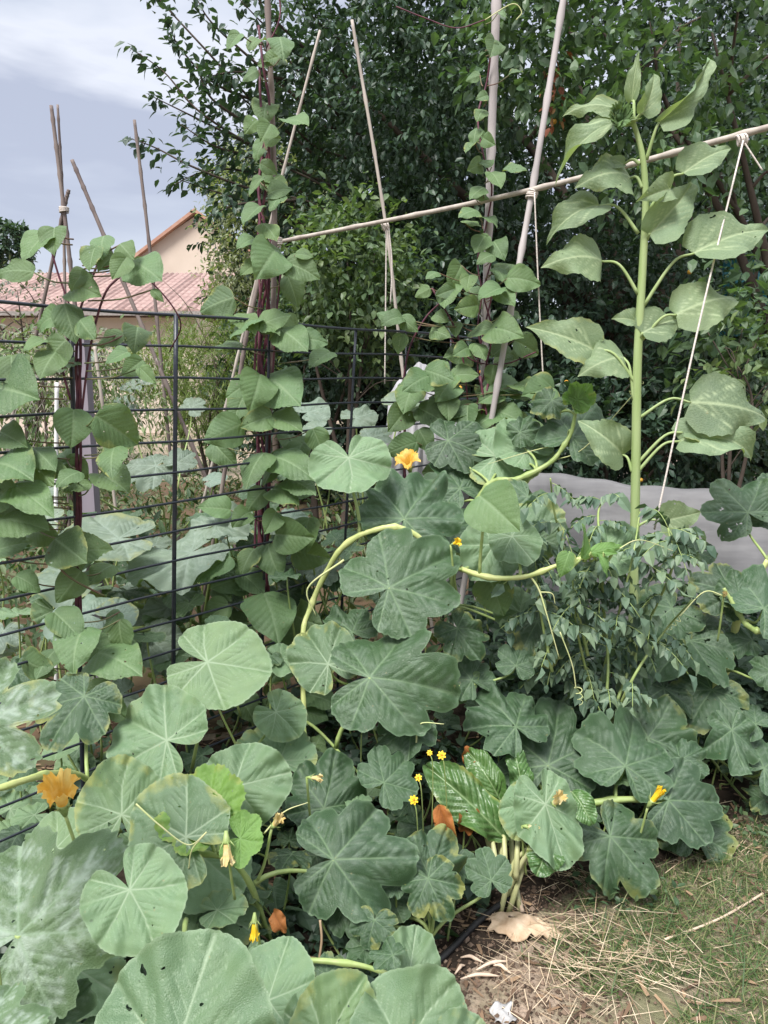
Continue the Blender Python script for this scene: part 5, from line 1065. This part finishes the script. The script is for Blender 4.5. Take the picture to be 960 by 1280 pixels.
# ------------------------------------------------------------------ grass, straw, weeds
def blades(name, pts, dirs, L_, w, mat, lift, kind='stuff', curve=.3):
    n = len(pts); d = dirs / np.linalg.norm(dirs, axis=1, keepdims=True); side = np.cross(d, [0, 0, 1.0]) + rng.normal(0, .2, (n, 3)); side /= np.linalg.norm(side, axis=1, keepdims=True) + 1e-9
    L_ = L_.reshape(-1, 1); w = w.reshape(-1, 1); out = []
    for f, ww in ((0, 1), (.4, .9), (.75, .6), (1, .08)):
        c = pts + d * L_ * f + np.array([0, 0, -1]) * (L_ * curve * f * f); c[:, 2] = np.maximum(c[:, 2], .006 + lift * .0)
        out += [c + side * w * ww * .5, c - side * w * ww * .5]
    V = np.stack(out, 1).reshape(-1, 3); b = (np.arange(n) * 8)[:, None]
    f = np.concatenate([b + np.array([[k, k + 1, k + 3, k + 2]]) for k in (0, 2, 4)])
    me = mesh_np(name, V, f); attr(me, 'leafrand', np.repeat(rng.uniform(0, 1, n), 8)); o = link(name, me, mat); o['kind'] = kind; return o
rng = np.random.default_rng(77)
def in_lawn(n, x0, x1, y0, y1, edge=.0):
    p = np.stack([rng.uniform(x0, x1, n), rng.uniform(y0, y1, n), np.full(n, .004)], 1)
    ed = np.interp(p[:, 0], [-.1, .12, .3, .55, 1.0, 1.35, 2.6], [.4, 1.15, 1.68, 1.98, 2.2, 2.5, 3.35]); return p[(p[:, 1] < ed + edge + rng.normal(0, .04, n))]
GR = mass_mat('lawn_blades', [(.03, .065, .018), (.055, .10, .028), (.10, .14, .045), (.22, .20, .10)], .6, .2)
ST = mass_mat('dry_straw', [(.30, .22, .14), (.48, .37, .25), (.62, .51, .37), (.20, .13, .085)], .7, .1)
p = in_lawn(64000, -.05, 2.2, .9, 3.2); k = clumpy(p, 6.5, -.8, 3); p = p[k]; n = len(p)
blades('grass', p, rng.normal(0, .8, (n, 3)) * [1, 1, .2] + [0, 0, .75], rng.gamma(3, .014, n) + .012, rng.uniform(.0015, .0038, n), GR, 0)
p = in_lawn(4200, -.05, 2.2, .9, 3.2, .1); n = len(p); ok = clumpy(p, 4, -.6, 9); p = p[ok]; n = len(p); p[:, 2] = rng.uniform(.006, .03, n)
blades('straw', p, rng.normal(0, 1, (n, 3)) * [1, 1, .12], rng.gamma(2.5, .022, n) + .02, rng.uniform(.001, .0026, n), ST, 0, curve=.02)
# crumbs of earth and grit
p = np.concatenate([in_lawn(9000, -.1, 2.2, .9, 3.2, .15), np.stack([rng.uniform(-.1, .6, 5000), rng.uniform(1.1, 2.1, 5000), np.full(5000, .004)], 1)]); n = len(p); sz = rng.gamma(2, .0016, n)[:, None] + .001
oct_ = np.array([[1, 0, 0], [-1, 0, 0], [0, 1, 0], [0, -1, 0], [0, 0, 1], [0, 0, -1.0]])
V = (p[:, None, :] + oct_[None] * sz[:, None, :] * rng.uniform(.5, 1.2, (n, 6, 1))).reshape(-1, 3); b = (np.arange(n) * 6)[:, None]
me = mesh_np('soil_crumbs', V, np.concatenate([b + np.array([t]) for t in ([0, 2, 4], [2, 1, 4], [1, 3, 4], [3, 0, 4], [2, 0, 5], [1, 2, 5], [3, 1, 5], [0, 3, 5])]), False); attr(me, 'leafrand', np.repeat(rng.uniform(0, 1, n), 6))
link('soil_crumbs', me, mass_mat('crumbs', [(.05, .032, .022), (.12, .08, .055), (.25, .18, .13)], .95, .02))['kind'] = 'stuff'
# a heap of longer straw
q = []
for (x, y, sx, sy, m) in ((720, 1165, .08, .05, 60), (790, 1215, .16, .035, 150), (700, 1235, .08, .06, 60), (670, 1165, .06, .03, 40), (860, 1060, .1, .05, 40), (690, 1100, .10, .03, 60)):
    c = G(x, y); q.append(np.stack([rng.normal(c.x, sx, m), rng.normal(c.y, sy, m), rng.uniform(.012, .045, m)], 1))
q = np.concatenate(q); n = len(q); dr = rng.normal(0, .55, (n, 3)) * [1, 1, .12] + np.array([.9, -.55, 0]) * rng.choice([1, -1, .2], (n, 1))
blades('loose_straw', q, dr, rng.gamma(3, .025, n) + .02, rng.uniform(.001, .0026, n), ST, 0, curve=.03)
# small weeds at the bed edge, dark leaves added under the plants as shade, and the patch behind the fence
def cover(name, pts, size, mat, ratio=.5, up=.5):
    n = len(pts); o = leafmass(name, pts, rng.normal(0, .8, (n, 3)) * [1, 1, .4] + [0, 0, up], size, mat, None, ratio); o['kind'] = 'stuff'; return o
e = np.stack([rng.uniform(.55, 1.6, 2600), rng.uniform(1.95, 2.8, 2600), rng.uniform(.005, .07, 2600)], 1); ed = np.interp(e[:, 0], [.12, .3, .55, 1.0, 1.35, 2.6], [1.2, 1.68, 1.98, 2.18, 2.5, 3.35]); e = e[np.abs(e[:, 1] - ed) < .14]; e = e[clumpy(e, 8, .3, 5)]
cover('weeds', e, rng.uniform(.012, .035, len(e)), mass_mat('edge_weeds', [(.03, .06, .03), (.05, .09, .04), (.09, .13, .06)], .5, .2))
w = np.stack([rng.uniform(-6, .4, 34000), rng.uniform(3.0, 11, 34000), rng.uniform(0, .8, 34000) ** 1.4], 1); w = w[clumpy(w * [1, 1, .2], 1.6, -.6, 8)]; bare = (w[:, 0] > -1.15) & (w[:, 0] < -.35) & (w[:, 1] > 4.2) & (w[:, 1] < 5.6); w = w[~bare]
cover('garden_weeds', w, rng.uniform(.03, .1, len(w)), mass_mat('patch_weeds', [(.03, .06, .025), (.055, .095, .04), (.10, .14, .06), (.2, .21, .12)], .55, .2), .34, .9)
u1 = np.stack([rng.uniform(.1, 2.4, 9000), rng.uniform(2.75, 3.9, 9000), rng.uniform(0, .5, 9000)], 1); u1 = u1[clumpy(u1, 4, -1.2, 4)]
u2 = np.stack([rng.uniform(-1.1, 1.5, 9000), rng.uniform(1.2, 3.2, 9000), rng.uniform(0, .13, 9000)], 1); ed = np.interp(u2[:, 0], [-.1, .04, .3, .55, 1.0, 1.35, 2.6], [.6, 1.75, 2.0, 2.15, 2.34, 2.64, 3.5]); u2 = u2[(u2[:, 1] > ed) & clumpy(u2, 5, .2, 6)]
u = np.concatenate([u1, u2]); cover('shade_undergrowth', u, rng.uniform(.03, .08, len(u)), MASS_DARK, .6, .3)  # dark leaves added low down so the gaps between plants look shaded
d = np.stack([rng.uniform(-2, 1.6, 3000), rng.uniform(.9, 3.2, 3000), np.full(3000, .012)], 1)
blades('leaf_litter', d, rng.normal(0, 1, d.shape) * [1, 1, .15], rng.uniform(.02, .08, len(d)), rng.uniform(.003, .012, len(d)), mass_mat('litter', [(.06, .035, .022), (.16, .1, .06), (.3, .2, .12)], .8, .05), 0, curve=.05)

for o in COL.all_objects:
    for k in ('_w', '_n'):
        if k in o.keys(): del o[k]
